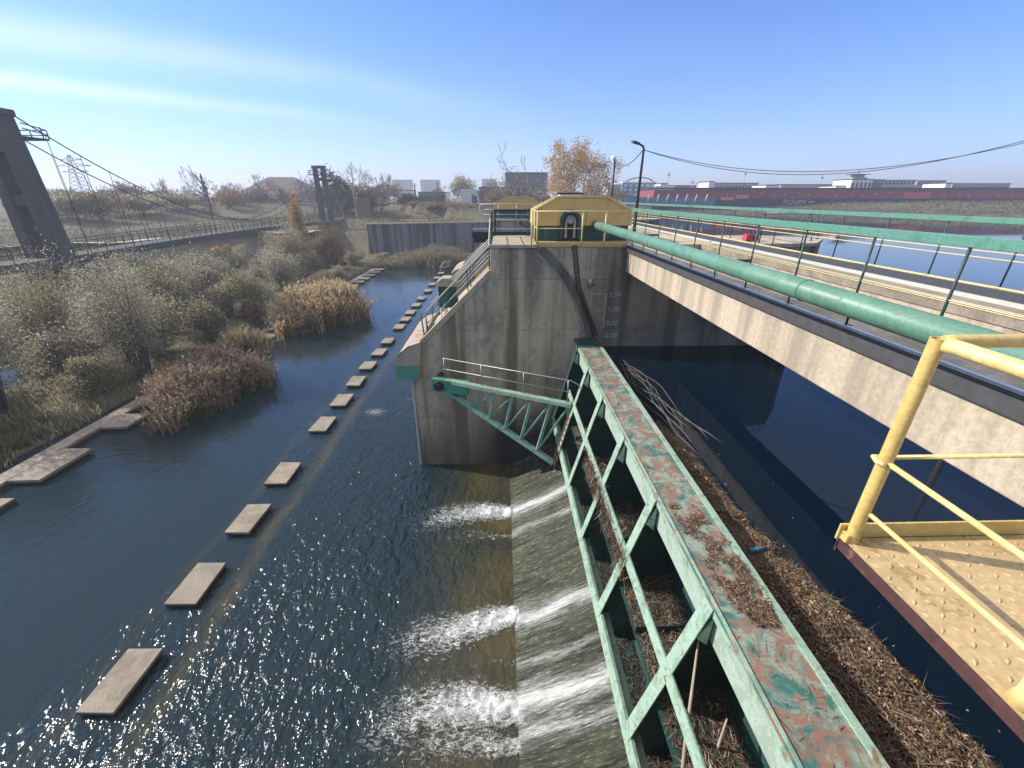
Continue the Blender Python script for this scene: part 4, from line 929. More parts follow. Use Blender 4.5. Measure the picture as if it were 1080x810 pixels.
# grassy wad hanging on the middle chord and patch of litter on the crest
n = 900; y = rs.uniform(5.6, 10.2, n)
y = np.where(rs.uniform(size=n) < .75, rs.choice([6.4, 7.4, 8.2, 8.7, 9.3], n)+rs.normal(size=n)*.22, y)
zz = 4.5-np.abs(rs.normal(size=n))*.28; 
V, Fq = quads(np.stack([2.40+rs.normal(size=n)*.06, y, zz], 1), rs.normal(size=(n, 3))*np.array([.3, .3, .4])+np.array([0, 0, -1]), rnd_dirs(n, rs), rs.uniform(.15, .6, n), rs.uniform(.008, .02, n))
tag(mesh_np('hanging_grass', V, Fq, M['debris']), 'dry grass hanging from the middle bar of the gate', 'dry grass', kind='stuff')
n = 5200; y = rs.uniform(3.55, 5.9, n); u = rs.uniform(0, 1, n); cx_ = np.interp(y, [3.5, 4.2, 5, 5.9], [3.42, 3.36, 3.34, 3.2]); x = cx_+(u-.5)*np.interp(y, [3.5, 4.0, 5.2, 5.9], [.25, .62, .60, .45]); x = np.clip(x, 2.92, 3.7); k = vnoise(x, y, .22, 91)*.7+vnoise(x, y, .07, 92)*.3 > .42; x, y = x[k], y[k]; n = len(x)
litter('crest_litter', np.stack([x, y, 6.004+.05*rs.uniform(0, 1, n)], 1), 'debris', 'mat of dry leaves and straw lying on the flat gate crest', L=(.03, .17), W=(.005, .018), flat=.15, seed=9)
n = 420; y = rs.uniform(1, 14, n); x = rs.uniform(2.92, 3.6, n)
litter('crest_straw', np.stack([x, y, np.full(n, 6.008)], 1), 'debris', 'single straws scattered along the gate crest', L=(.04, .25), W=(.005, .012), flat=.02, seed=10)
# branches caught at the near end of the gate
for i, (a, b, c_, lab) in enumerate((((2.25, 2.45, 3.0), (2.5, 3.2, 4.3), (2.8, 3.9, 5.25), 'long bare broken branch leaning across the nearest gate bay'), ((2.3, 2.6, 2.9), (2.75, 2.9, 3.9), (2.95, 3.15, 4.75), 'short pale stick leaning in the nearest gate bay'))):
    m = MB(); m.tube([a, b, c_], [.035, .028, .014], 7); tag(m.build('branch', M['bark_pale']), lab, 'branch')
pk = empty('rusty_hoop', (2.95, 3.05, 3.72), 'rusty steel rod frame standing on the near shelf of the gate', 'rod frame')
m = MB(); m.tube([(-.45, -.3, 0), (-.45, -.25, .5), (-.2, .35, .5), (-.2, .35, 0)], .02, 6); m.build('hoop', M['rustmetal'], pk)
# long pale reeds and ropes trailing on the water by the pier
for i in range(9):
    m = MB(); x = 4.25+rs.uniform(-.1, .4); y = 14.0+rs.uniform(-.6, .3); pts = []
    dx = rs.uniform(-.02, .09); 
    for k in range(12):
        pts.append((x, y, UW+.03+.04*math.sin(k*.9+i))); y -= rs.uniform(.35, .62); x += dx*.6+.11*math.sin(k*.8+i*1.3)+rs.uniform(-.03, .04)
    m.tube(pts, [.012]*11+[.004], 5)
    tag(m.build('drifting_stem', M['reedstem'] if 'reedstem' in M else M.setdefault('reedstem', simple('wet_grey_stem', (.11, .10, .085), .5))), 'long grey dead stem trailing on the dark water by the pier', 'dead stem', 'dead stems trailing by the pier')
bt = empty('bottle', (4.22, 5.1, UW+.1), 'small blue bottle caught in the debris raft', 'bottle')
m = MB(); m.tube([(-.12, 0, 0), (.06, .02, .01), (.10, .02, .012), (.13, .025, .013)], [.045, .045, .02, .016], 12); m.build('bottle_body', simple('blue_plastic', (.05, .16, .22), .25), bt)
m = MB(); m.tube([(.13, .025, .013), (.16, .03, .014)], .02, 10); m.build('cap', M['navy'], bt)
# ================================================================== trees
def branch_mesh(rs, h, levels, spread, r0, kids=3, up=.35, minr=.012, crown_from=1, lean=0):
    T, Cn = MB(), MB(); tips = []
    def grow(p, d, L, r, lv):
        q = p.copy(); pts = [q.copy()]; rr = [r]
        for k in range(3):
            d = (d+Vector(rs.normal(size=3))*.13+Vector((0, 0, .06))).normalized(); q = q+d*L/3; pts.append(q.copy()); rr.append(max(minr, r*(1-.16*(k+1))))
        (T if lv < crown_from else Cn).tube(pts, rr, 6 if lv == 0 else (4 if lv < 3 else 3), caps=False)
        if lv >= levels: tips.append((q, d)); return
        for k in range(kids+(1 if lv < 2 else 0)):
            t = rs.uniform(.45, 1) if k else 1; b = pts[0].lerp(pts[-1], t) if t < 1 else q
            nd = (d*(1.0 if k == 0 else .75)+Vector(rs.normal(size=3))*spread+Vector((0, 0, up))).normalized()
            grow(b, nd, L*rs.uniform(.62, .82), max(minr, r*.58), lv+1)
    grow(Vector((0, 0, -.3)), Vector((lean, 0, 1)), h*.30, r0, 0)
    return T, Cn, tips
def bare_tree(name, loc, h, label, seed, bark='bark', levels=5, spread=.5, group='bare trees beyond the river', leaves=None, nleaf=0, lsize=.2, kids=2, minr=.02, up=.3):
    rs = np.random.RandomState(seed); e = empty(name, loc, label, 'tree', group)
    T, Cn, tips = branch_mesh(rs, h, levels, spread, h*.022, kids, up, minr)
    zs_ = max(t[0].z for t in tips); k = h/zs_
    for mb in (T, Cn): mb.v = [(x*k, y*k, z*k) for x, y, z in mb.v]
    T.build('trunk', M[bark], e); c = Cn.build('crown', M[bark], e)
    if leaves:
        idx = rs.randint(0, len(tips), nleaf); P = np.array([tips[i][0]*k for i in idx])+rs.normal(size=(nleaf, 3))*h*.03
        V, Fq = quads(P, rnd_dirs(nleaf, rs), rnd_dirs(nleaf, rs), rs.uniform(.6, 1.4, nleaf)*lsize*1.4, rs.uniform(.6, 1.4, nleaf)*lsize)
        mesh_np('leaves', V, Fq, M[leaves], c)
    return e
def place(u, vtop, D):
    p = atY(u, vtop, D); g = ground_z(p.x, D); return (p.x, D, g), p.z-g
T_ = [(165, 185, 120, 'bark', 'low bare tree left of the dark spruce'), (270, 181, 165, 'bark', 'bare tree standing before the long red roofed building'),
      (130, 190, 130, 'bark', 'faint bare tree beside the lattice pylon'), (150, 194, 150, 'bark', 'bare thicket tree between the pylon and the low bare tree'), (247, 193, 130, 'bark', 'thin bare tree left of the brown hipped roof'),
      (320, 180, 150, 'bark', 'bare tree directly left of the far footbridge pylon'), (398, 181, 135, 'bark', 'grey bare tree right of the pale tall tree'), (388, 186, 150, 'bark', 'smaller grey bare tree behind the pale tall tree'), (418, 196, 160, 'bark', 'small bare tree in front of the pale apartment block'),
      (455, 201, 125, 'bark', 'little bare tree by the green shed'), (478, 198, 140, 'bark', 'brownish bare tree left of the white hut'), (590, 184, 230, 'bark', 'grey bare tree beside the brown block')]
for i, (u, v, D, bk, lab) in enumerate(T_):
    loc, h = place(u, v, D); bare_tree('bare_tree', loc, h, lab, 300+i, bk, kids=2, levels=6, spread=.55, minr=.03*D/140)
TR = [bare_tree('thicket_tree', (0, 0, 0), 8.0, 'thin bare tree in the hazy thicket on the far bank', 360+k, levels=6, spread=.5, minr=.035, group='bare trees in the hazy thicket') for k in range(4)]
rs1 = np.random.RandomState(44)
for k in range(44):
    u = [rs1.uniform(60, 330), rs1.uniform(340, 432), rs1.uniform(440, 575)][0 if k < 26 else 1 if k < 36 else 2]
    (x_, y_, z_), h_ = place(u, rs1.uniform(190, 201), rs1.uniform(125, 215)); o = TR[k % 4] if k < 4 else copy_tree(TR[k % 4])
    o.location = (x_, y_, z_); f = h_/8.0; o.scale = (f*1.35, f*1.35, f); o.rotation_euler = (0, 0, rs1.uniform(0, 6))
loc, h = place(369, 171, 125); bare_tree('pale_tree', loc, h, 'tall pale bare tree right of the far footbridge pylon', 330, 'bark_pale', levels=6, spread=.42, minr=.045)
loc, h = place(626, 148, 72); bare_tree('autumn_tree', loc, h, 'leafy orange autumn tree rising behind the yellow machine house', 331, 'bark_pale', levels=6, spread=.55, leaves='lf_autumn', nleaf=15000, lsize=.19, kids=2, group=None, minr=.022, up=.25)
loc, h = place(592, 150, 76); bare_tree('silver_tree', loc, h, 'pale bare tree at the left of the orange autumn tree', 332, 'bark_pale', levels=7, spread=.55, kids=2, group=None, minr=.034, up=.25)
def conifer(loc, h, label, seed):
    rs = np.random.RandomState(seed); e = empty('spruce', loc, label, 'tree')
    m = MB(); m.tube([(0, 0, -.3), (0, 0, h*.98)], [h*.016, .03], 6); m.build('trunk', M['bark'], e)
    n = 5000; t = rs.uniform(.06, 1, n)**.8; a = rs.uniform(0, 6.28, n); rad = (1-t)*h*.26*np.sqrt(rs.uniform(.05, 1, n))*(.75+.4*np.sin(t*55+rs.uniform(0, 1)))
    P = np.stack([rad*np.cos(a), rad*np.sin(a), t*h-.25*rad], 1); d = np.stack([np.cos(a), np.sin(a), -.4+0*a], 1)+rs.normal(size=(n, 3))*.3
    V, Fq = quads(P, d, rnd_dirs(n, rs, 1), rs.uniform(.3, .7, n)*h*.05, rs.uniform(.12, .25, n)*h*.045); mesh_np('crown', V, Fq, M['lf_dark'], e)
loc, h = place(211, 183, 118); conifer(loc, h, 'dark spruce with a bare neighbour showing over its top', 340)
loc, h = place(209, 173, 121); bare_tree('bare_tree', loc, h, 'bare crown rising just behind the dark spruce', 341, minr=.03, levels=6)
for i, (u, v, D, rx, mt, lab) in enumerate([(492, 189, 190, 7.5, 'lf_yellow', 'round yellow green tree above the white hut'), (516, 194, 200, 5, 'lf_olive', 'olive tree right of the round yellow green tree'), (350, 186, 132, 4.2, 'lf_dark', 'dark evergreen beside the far footbridge pylon'), (358, 192, 138, 4.0, 'lf_dark', 'lower dark evergreen behind the far pylon'),
        (100, 205, 100, 5, 'lf_brown', 'brownish bush on the bank behind the footbridge deck'), (120, 208, 110, 6, 'lf_olive', 'olive thicket on the bank behind the footbridge deck'), (142, 208, 115, 6, 'lf_olive', 'second olive thicket further right behind the footbridge deck'), (178, 206, 125, 7, 'lf_olive', 'wide hedge left of the spruce'), (70, 208, 98, 6, 'lf_olive', 'thicket below the lattice pylon'), (40, 207, 98, 7, 'lf_olive', 'thicket seen between near pylon and lattice pylon'),
        (300, 203, 160, 6, 'lf_olive', 'thicket before the red roof end'), (402, 196, 170, 9, 'lf_brown', 'purple brown leafless thicket left of the apartment blocks'), (378, 200, 165, 6, 'lf_brown', 'brown thicket behind the pale tall tree'), (428, 206, 150, 5, 'lf_dark', 'dark green hedge left of the power poles'), (560, 205, 150, 6, 'lf_olive', 'olive shrubs in front of the brown block'), (600, 205, 120, 6, 'lf_brown', 'brown shrubs behind the yellow machine house'), (650, 203, 220, 8, 'lf_brown', 'brown trees between the machine house and the glass building')]):
    loc, h = place(u, v, D); bush('far_tree', loc, (rx, rx*.8, max(h, 2.5)), 3000, .30, mt, lab, 350+i, cat='tree', group='leafy trees beyond the river', blobs=9, stems=3)
TH = [bush('thicket', (0, 0, 0), (6.5, 4.5, 5.0), 2600, .28, ['lf_haze', 'lf_brown', 'lf_haze'][k], 'leafless blue grey thicket in the haze behind the footbridge', 390+k, cat='tree', group='hazy thickets on the far bank', blobs=12, stems=5, up=.7) for k in range(3)]
rs2 = np.random.RandomState(8)
for k in range(40):
    u = rs2.uniform(40, 430) if k < 34 else rs2.uniform(530, 575); D = rs2.uniform(128, 185); (x_, y_, z_), h_ = place(u, rs2.uniform(199, 206.5), D)
    o = TH[k % 3] if k < 3 else copy_tree(TH[k % 3]); f = max(h_, 3.0)/5.0; o.location = (x_, y_, z_-.2); o.scale = (f*rs2.uniform(.7, 1.2), f, f); o.rotation_euler = (0, 0, rs2.uniform(0, 6))
loc, h = place(225, 224, 85); bush('yellow_shrub', (loc[0], 85, loc[2]), (2.2, 2, 3.0), 1600, .2, 'lf_orange', 'yellow shrub glowing behind the middle of the footbridge', 380, blobs=6)
# dike shrubs along the slope
for i in range(14):
    u = 385+i*13+random.uniform(-4, 4); D = 126+random.uniform(0, 14); p = atY(u, 220, D); g = ground_z(p.x, D)
    reed_bed('dike_grass_tuft', (p.x, D, g), (2.6, 1.2), 500, 1.1, ('reed_beige', 'reed_purple', 'reed_beige'), 'dry brown grass tuft on the dike slope', 400+i, .3, width=.06, group='dry tufts on the dike')
# ================================================================== suspension footbridge
fb = empty('suspension_footbridge', (-43.1, 42.4, 5.8), 'grey suspension footbridge with two concrete portal pylons over the bushes', 'footbridge')
FO = Vector((-43.1, 42.4, 5.8)); SPAN = 69.6
def pylon(y0):
    m = MB()
    for s in (-1, 1):
        x = s*.98
        vs = []
        for z, wx_, wy_ in ((-.2, .50, .85), (11.6, .40, .65)):
            for i, j in ((-1,-1),(1,-1),(1,1),(-1,1)): vs.append((x*(1.12 if z < 1 else .95)+i*wx_, y0+j*wy_, z))
        m.add(vs, [(0,3,2,1),(4,5,6,7),(0,1,5,4),(1,2,6,5),(2,3,7,6),(3,0,4,7)])
    m.box(-.8, .8, y0-.55, y0+.55, 8.9, 9.6); m.box(-.9, .9, y0-.6, y0+.6, 4.6, 5.5)
    p = m.build('pylon', M['pylonc'], fb, .05)
    m = MB(); m.box(-1.45, 1.45, y0-.8, y0+.8, 11.6, 12.15); m.build('saddle_block', M['pylonc'], p, .06)
    m = MB(); m.box(-2.0, 2.0, y0-1.2, y0+1.2, -8, -.21); m.build('pylon_pier', M['pylonc'], p, .06)
    # service cage facing the span
    sg = 1 if y0 < 10 else -1
    m = MB(); m.box(-1.5, 1.5, y0+sg*.8 if sg > 0 else y0-2.9, y0+2.9 if sg > 0 else y0-.8, 10.05, 10.2)
    for h in (10.8, 11.2):
        m.tube([(1.5, y0+sg*.8, h), (1.5, y0+sg*2.9, h-.3), (-1.5, y0+sg*2.9, h-.3), (-1.5, y0+sg*.8, h)], .05, 5)
    for x in (-1.5, 0, 1.5): m.tube([(x, y0+sg*2.9, 10.2), (x, y0+sg*2.9, 10.9)], .05, 5)
    m.tube([(1.5, y0+sg*2.4, 10.2), (1.5, y0+sg*2.4, 11.1)], .05, 5)
    m.build('service_cage', M['dkmetal'], p)
pylon(0); pylon(SPAN)
def cz(t): return 1.9+10.2*(2*t-1)**2
def dz(t): return .15+.4*(1-(2*t-1)**2)
for s in (-1, 1):
    m = MB(); m.tube([(s*1.35, SPAN*k/40, cz(k/40)) for k in range(41)], .055, 6)
    m.tube([(s*1.35, 0, cz(0)), (s*1.9, -36, -.5)], .055, 6); m.tube([(s*1.35, SPAN, cz(1)), (s*1.9, SPAN+34, .2)], .055, 6); m.build('cable', M['dkmetal'], fb)
    for k in range(1, 25):
        t = k/25; m = MB(); m.tube([(0, 0, dz(t)-.3), (0, 0, cz(t))], .035, 4); o = m.build('hanger', M['dkmetal'], fb); o.location = (s*1.35, SPAN*t, 0)
m = MB(); N_ = 30
for k in range(-8, N_+8):
    t0, t1 = k/N_, (k+1)/N_; f = lambda t: dz(min(1, max(0, t)))
    m.bar((0, SPAN*t0, f(t0)-.45), (0, SPAN*t1+.02, f(t1)-.45), 2.9, .75)
m.build('deck', M['pylonc'], fb)
for s in (-1, 1):
    m = MB()
    for k in range(-8, N_+8):
        t0, t1 = k/N_, (k+1)/N_; a, b = (s*1.42, SPAN*t0, f(t0)), (s*1.42, SPAN*t1, f(t1))
        for h in (1.15, .65, .3): m.tube([(a[0], a[1], a[2]+h), (b[0], b[1], b[2]+h)], .035 if h > 1 else .022, 4)
        m.tube([(a[0], a[1], a[2]-.1), (a[0], a[1], a[2]+1.15)], .05, 4)
        q = ((a[0]), (a[1]+b[1])/2, (a[2]+b[2])/2); m.tube([(q[0], q[1], q[2]-.1), (q[0], q[1], q[2]+1.1)], .03, 4)
    m.build('handrail', M['dkmetal'], fb)
# ================================================================== far bank
def stain_wall():
    t = NT('streaked_wall'); s = t.noise(t.obj((.9, .9, .04), world=True), 1, 4, .6); f = t.noise(t.obj(world=True), 2, 5, .6)
    c = t.mix(t.ramp(s, [(.44, 0), (.56, 1)]), (.24, .24, .24), (.04, .04, .04)); c = t.mix(t.math('MULTIPLY', f, .5), c, (.16, .15, .13))
    t.bsdf(c, .9); return t.m
M['streak'] = stain_wall()
rw = empty('retaining_wall', (-28, 93.3, 0), 'grey concrete retaining wall with black vertical streaks behind the reed island', 'retaining wall')
m = MB(); RW = [(9, 101.5), (-5, 100), (-28, 93.3)]
for a, b in zip(RW[:-1], RW[1:]): m.bar((a[0]+28, a[1]-93.3, 2.1), (b[0]+28, b[1]-93.3, 2.1), .7, 7.6)
m.build('wall', M['streak'], rw)
m = MB()
for a, b in zip(RW[:-1], RW[1:]): m.bar((a[0]+28, a[1]-93.35, 6.02), (b[0]+28, b[1]-93.35, 6.02), 1.0, .22)
m.build('coping', M['conc_cap'], rw)
def ribbon(name, pts, w, mat, lift=.12):
    P = []
    for (ax, ay), (bx, by) in zip(pts[:-1], pts[1:]):
        n = max(2, int(math.hypot(bx-ax, by-ay)/1.0))
        P += [(ax+(bx-ax)*k/n, ay+(by-ay)*k/n) for k in range(n)]
    P.append(pts[-1]); P = np.array(P); d = np.gradient(P, axis=0); d /= np.linalg.norm(d, axis=1, keepdims=True); nn = np.stack([-d[:, 1], d[:, 0]], 1)
    rows = [P+nn*w*k for k in (-.5, -.17, .17, .5)]
    zc = np.max([terrain_h(r[:, 0], r[:, 1]) for r in rows], 0)+lift
    V = np.stack([np.concatenate([r, zc[:, None]], 1) for r in rows], 1); n = len(P)
    Fq = [(4*i+j, 4*i+j+1, 4*i+j+5, 4*i+j+4) for i in range(n-1) for j in range(3)]
    return tag(mesh_np(name, V.reshape(-1, 3), np.array(Fq), mat), kind='structure')
M['pathm'] = simple('pale_path', (.40, .37, .33), .9, 0, .2, .5)
ribbon('path', [(-42, 113), (-58, 97), (-71, 80), (-92, 56), (-125, 40)], 3.0, M['pathm'])
ribbon('road', [(14, 158), (-20, 156), (-60, 158), (-110, 150), (-170, 120)], 4.0, M['pathm'])
def window_grid(e, x0, x1, y, z0, z1, rows, cols, mat='wind', fw=.55, fh=.5):
    m = MB(); cw = (x1-x0)/cols; rh = (z1-z0)/rows
    for r in range(rows):
        for c in range(cols): m.box(x0+cw*(c+.5-fw/2), x0+cw*(c+.5+fw/2), y-.06, y+.02, z0+rh*(r+.5-fh/2), z0+rh*(r+.5+fh/2))
    return m
def block(name, u0, u1, vt, D, depth, wall, label, cat='building', rows=0, cols=0, roof=None, group=None, zb=None, parapet=.3, win='wind'):
    a, b = atY(u0, vt, D), atY(u1, vt, D); z = a.z; cxm = (a.x+b.x)/2; g = (ground_z(cxm, D) if zb is None else zb)-.5
    w = b.x-a.x; e = empty(name, (cxm, D, g), label, cat, group); h = z-g
    m = MB(); m.box(-w/2, w/2, 0, depth, 0, h); m.build('wall', M[wall], e)
    if parapet:
        m = MB(); m.box(-w/2-.15, w/2+.15, -.15, depth+.15, h+.003, h+parapet); m.build('roof', M[roof or 'dkmetal'], e)
    if rows and cols*rows <= 24:
        cw = w/cols; rh = (h-.8)/rows
        for r in range(rows):
            for c in range(cols):
                m = MB(); m.box(-cw*.28, cw*.28, -.06, .03, -rh*.25, rh*.25); o = m.build('window', M[win], e); o.location = (-w/2+cw*(c+.5), 0, .8+rh*(r+.5))
    elif rows:
        rh = (h-.8)/rows
        for r in range(rows):
            m = MB(); cw = w/cols
            for c in range(cols): m.box(-w/2+cw*(c+.22), -w/2+cw*(c+.78), -.06, .03, .8+rh*(r+.25), .8+rh*(r+.75))
            m.build('window_row', M[win], e)
    return e, w, h
block('warehouse', 533, 578, 183, 200, 26, 'brick_grey', 'big plain grey brown block behind the bare trees in the middle', parapet=.5)
e, w, h = block('boundary_wall', 505, 536, 198, 168, 6, 'brick', 'low dark wall building between the white hut and the grey brown block', rows=1, cols=4, parapet=.25)
e, w, h = block('white_hut', 486, 505, 201, 164, 6, 'pale', 'small white flat roofed hut left of the dark low building', parapet=.35, roof='white')
m = MB(); m.box(.6, 2.4, -.06, .02, .5, 3.0); m.build('door', M['wind'], e)
AP = [(413, 433, 190, 620), (443, 463, 190, 640), (508, 523, 189, 660), (636, 648, 196, 600)]
for i, (a, b, v, D) in enumerate(AP):
    block('apartment_block', a, b, v, D, 14, 'render', ['pale apartment block left of the power poles in the distance', 'pale apartment block between the two power poles', 'pale apartment block above the round yellow green tree', 'faint apartment block right of the orange tree'][i], group='apartment blocks on the skyline', rows=7, cols=7, parapet=.6)
e, w, h = block('blue_shed', 441, 470, 203, 190, 14, 'glass', 'blue metal shed between the power poles', rows=1, cols=5, parapet=.3)
block('white_house', 422, 434, 201, 200, 10, 'white', 'small white gabled house left of the blue shed', rows=1, cols=3, parapet=.3, roof='roof_red')
e, w, h = block('green_shed', 440, 468, 208, 165, 5, 'dkgreen', 'low dark green fence like shed by the dike road', parapet=.2)
# long red roofed hall on the left
e, w, h = block('red_roofed_hall', 222, 308, 208, 170, 16, 'glass', 'long low hall with a red roof and bluish front behind the footbridge', rows=2, cols=22, parapet=0)
m = MB(); m.prism_y([(0, 0), (0, .3), (0, .3)], 0, .1) if False else None
rf = MB(); rf.add([(-w/2-.5, -1, h-.2), (w/2+.5, -1, h-.2), (w/2+.5, 7, h+2.2), (-w/2-.5, 7, h+2.2), (w/2+.5, 16.5, h-.2), (-w/2-.5, 16.5, h-.2)], [(0, 1, 2, 3), (3, 2, 4, 5), (0, 3, 5), (1, 4, 2), (0, 5, 4, 1)]); rf.build('roof', M['roof_red'], e)
e, w, h = block('brown_roofed_hall', 255, 322, 203, 205, 20, 'brick', 'large hall with a brown hipped roof behind the red roofed hall', parapet=0)
rf = MB(); rf.add([(-w/2-1, -1, h), (w/2+1, -1, h), (w/2+1, 21, h), (-w/2-1, 21, h), (-w/2+8, 10, h+6.5), (w/2-8, 10, h+6.5)], [(0, 1, 5, 4), (1, 2, 5), (2, 3, 4, 5), (3, 0, 4), (0, 3, 2, 1)]); rf.build('roof', M['roof_brown'], e)
block('grey_kiosk', 374, 384, 208, 128, 5, 'brick', 'small grey kiosk below the pale tall tree', parapet=.3)
# power poles
for u, v, lab in ((437, 193, 'left concrete power pole by the blue shed'), (461, 191, 'right concrete power pole by the blue shed'), (556, 188, 'thin grey pole before the grey brown block')):
    p = atY(u, v, 155); g = ground_z(p.x, 155); e = empty('power_pole', (p.x, 155, g), lab, 'power pole', 'power poles on the dike')
    m = MB(); m.tube([(0, 0, -.5), (0, 0, p.z-g)], [.28, .18], 8); m.build('shaft', M['dkmetal'], e)
    m = MB(); m.bar((-.9, 0, p.z-g-.8), (.9, 0, p.z-g-.8), .12, .12); m.build('crossarm', M['dkmetal'], e)
# lattice pylon
p = atY(72, 163, 210); g = ground_z(p.x, 210); hh = p.z-g
e = empty('lattice_pylon', (p.x, 210, g), 'tall steel lattice power pylon in the haze beside the footbridge cables', 'power pylon')
m = MB()
def lw(t): return 3.2*(1-t)**1.1+.35
for k in range(12):
    t0, t1 = k/12, (k+1)/12; a, b = lw(t0), lw(t1); z0, z1 = hh*t0, hh*t1
    C0 = [(-a, -a), (a, -a), (a, a), (-a, a)]; C1 = [(-b, -b), (b, -b), (b, b), (-b, b)]
    for i in range(4):
        m.tube([(*C0[i], z0), (*C1[i], z1)], .16, 4, caps=False); j = (i+1) % 4
        m.tube([(*C0[i], z0), (*C1[j], z1)], .09, 3, caps=False); m.tube([(*C0[j], z0), (*C1[i], z1)], .09, 3, caps=False)
m.build('lattice_body', M['steel'], e)
for t, l in ((.90, 5), (.78, 8), (.66, 6)):
    m = MB()
    for s in (-1, 1): m.tube([(0, 0, hh*t+1), (s*l, 0, hh*t)], .14, 4); m.tube([(0, 0, hh*t-.2), (s*l, 0, hh*t)], .14, 4)
    m.build('crossarm', M['steel'], e)
# far shore of the reservoir: long waterfront hall and buildings behind
D = 178
zt, zm, zb_ = atY(880, 199.5, D).z, atY(880, 209.5, D).z, atY(880, 217, D).z
x0, x1 = atY(690, 200, D).x, 330
e = empty('waterfront_hall', (x0, D, zb_), 'very long dark red and navy hall along the far reservoir shore', 'hall')
L = x1-x0
m = MB(); m.box(0, L, 0, 20, -4, zm-zb_); m.build('lower_wall', M['navy'], e)
m = MB(); m.box(0, L, -.25, 20.2, zm-zb_+.003, zt-zb_); m.build('upper_cladding', M['dkred'], e)
m = MB(); m.box(-.5, L+.5, -.5, 20.5, zt-zb_+.003, zt-zb_+.5); m.build('roof', M['dkmetal'], e)
def panel(u0, u1, v0, v1, mat, nm='panel'):
    a, b = atY(u0, v1, D-.4), atY(u1, v0, D-.4); m = MB(); m.box(a.x-x0, b.x-x0, -.42, -.26, a.z-zb_, b.z-zb_); m.build(nm, M[mat], e)
panel(776, 790, 205.2, 209.5, 'salmon'); panel(952, 983, 202.6, 209.5, 'pink'); panel(760, 775, 208, 211, 'salmon'); panel(690, 712, 196, 200, 'white')
rs = np.random.RandomState(12)
for k in range(22):
    u = 770+k*14+rs.uniform(-5, 5); v = rs.uniform(203, 206); panel(u, u+rs.uniform(.8, 2), v, v+rs.uniform(.6, 1.3), 'white', 'wall_lamp')
# white graffiti strokes on the navy wall
m = MB(); a0 = atY(826, 215, D); sc = (atY(858, 215, D).x-a0.x)/32
gl = [[(0,0),(0,3.6),(3,3.6),(3,2),(0,2),(3,0)], [(5,0),(5,3.4),(8.5,3.4),(8.5,0),(5,0)], [(10.5,3.4),(10.5,.4),(14,0),(14,3.4)], [(18,3.2),(15.6,3.2),(15.6,1.8),(18,1.6),(18,0),(15.6,0)], [(20,0),(20,3.4),(23.5,2.8),(21,1.6),(24,0)], [(26,.6),(28,2.8),(30,.8),(32,2.6)]]
for st in gl: m.tube([(a0.x-x0+x*sc, -.05, a0.z-zb_+z*sc*.95) for x, z in st], .17, 4)
m.build('graffiti', M['white'], e)
n = 30000; x = rs.uniform(70, 330, n); y = rs.uniform(118, 177, n); z = terrain_h(x, y); k = (z > 6.3)&(vnoise(x, y, 6, 61) > .25); x, y, z = x[k], y[k], z[k]; n = len(x)
V, Fq = quads(np.stack([x, y, z+rs.uniform(.0, .8, n)*(.3+vnoise(x, y, 9, 62))], 1), rnd_dirs(n, rs, .6), rnd_dirs(n, rs), rs.uniform(.3, .8, n), rs.uniform(.2, .45, n))
tag(mesh_np('shore_scrub', V, Fq, M['lf_scrub']), 'dark scrub growing along the far reservoir shore', 'scrub', kind='stuff')
W_ = [(833, 812, 190, 'pale')]
FB = [(808, 822, 195.5, 215, 'white', 'small white block on the skyline left of the long grey terrace', 1, 3), (824, 880, 195, 230, 'render', 'long low grey terrace roofline behind the waterfront hall', 1, 20), (882, 899, 196.5, 215, 'white', 'low white annex left of the white control building', 0, 0),
      (899, 921, 189.5, 212, 'white', 'white building with a stepped roof rising over the waterfront hall', 2, 5), (921, 933, 190, 214, 'glass', 'blue glass wing right of the white stepped building', 2, 4), (933, 966, 190.5, 225, 'render', 'grey slab block with windows right of the white stepped building', 4, 8), (968, 998, 191, 228, 'render', 'second grey slab block with windows further right', 4, 8), (998, 1004, 193.5, 215, 'white', 'narrow white block beside the second grey slab', 0, 0), (1005, 1066, 194, 232, 'render', 'long pale low building at the right end of the skyline', 2, 18),
      (745, 800, 193.5, 240, 'render', 'long pale flat building behind the green railings', 2, 16), (748, 754, 192, 225, 'white', 'small white gable end on the skyline above the railings', 0, 0), (700, 745, 196, 260, 'brick', 'low brownish terrace on the skyline right of the lamp post', 1, 14), (697, 704, 194, 215, 'white', 'tiny white tower beside the glass building', 0, 0)]
for (u0, u1, v, Dd, wm, lab, r, c) in FB: block('skyline_building', u0, u1, v, Dd, 12, wm, lab, rows=r, cols=c, parapet=.35, group='buildings on the far shore')
t = atY(908, 186, 216); g0 = atY(908, 189.5, 216)
e = empty('roof_tower', (t.x, 216, g0.z), 'small grey tower deck on the roof of the white stepped building', 'roof tower')
m = MB(); m.box(-3.5, 3.5, 0, 4, -.8, 1.0); m.box(-2.2, 2.2, .5, 3.5, 1.003, 2.2); m.build('tower_body', M['render'], e)
m = MB(); m.box(-4.2, 4.2, -.4, 4.4, 2.2, 2.45); m.tube([(0, 2, 2.4), (0, 2, 4.2)], .15, 5); m.build('roof', M['dkmetal'], e)
e, w, h = block('glass_building', 657, 692, 193, 225, 18, 'glass', 'pale blue glass building with an arched roof right of the lamp posts', rows=4, cols=6, parapet=.5, roof='white', win='pale')
m = MB(); m.tube([(2+7*math.cos(t), 6, h+2.6*math.sin(t)) for t in np.linspace(0, math.pi, 14)], .28, 6); m.build('roof_arch', M['dkmetal'], e)
block('white_fence_building', 641, 657, 196, 230, 10, 'pale', 'pale low building between the two lamp posts', rows=2, cols=5, parapet=.3)
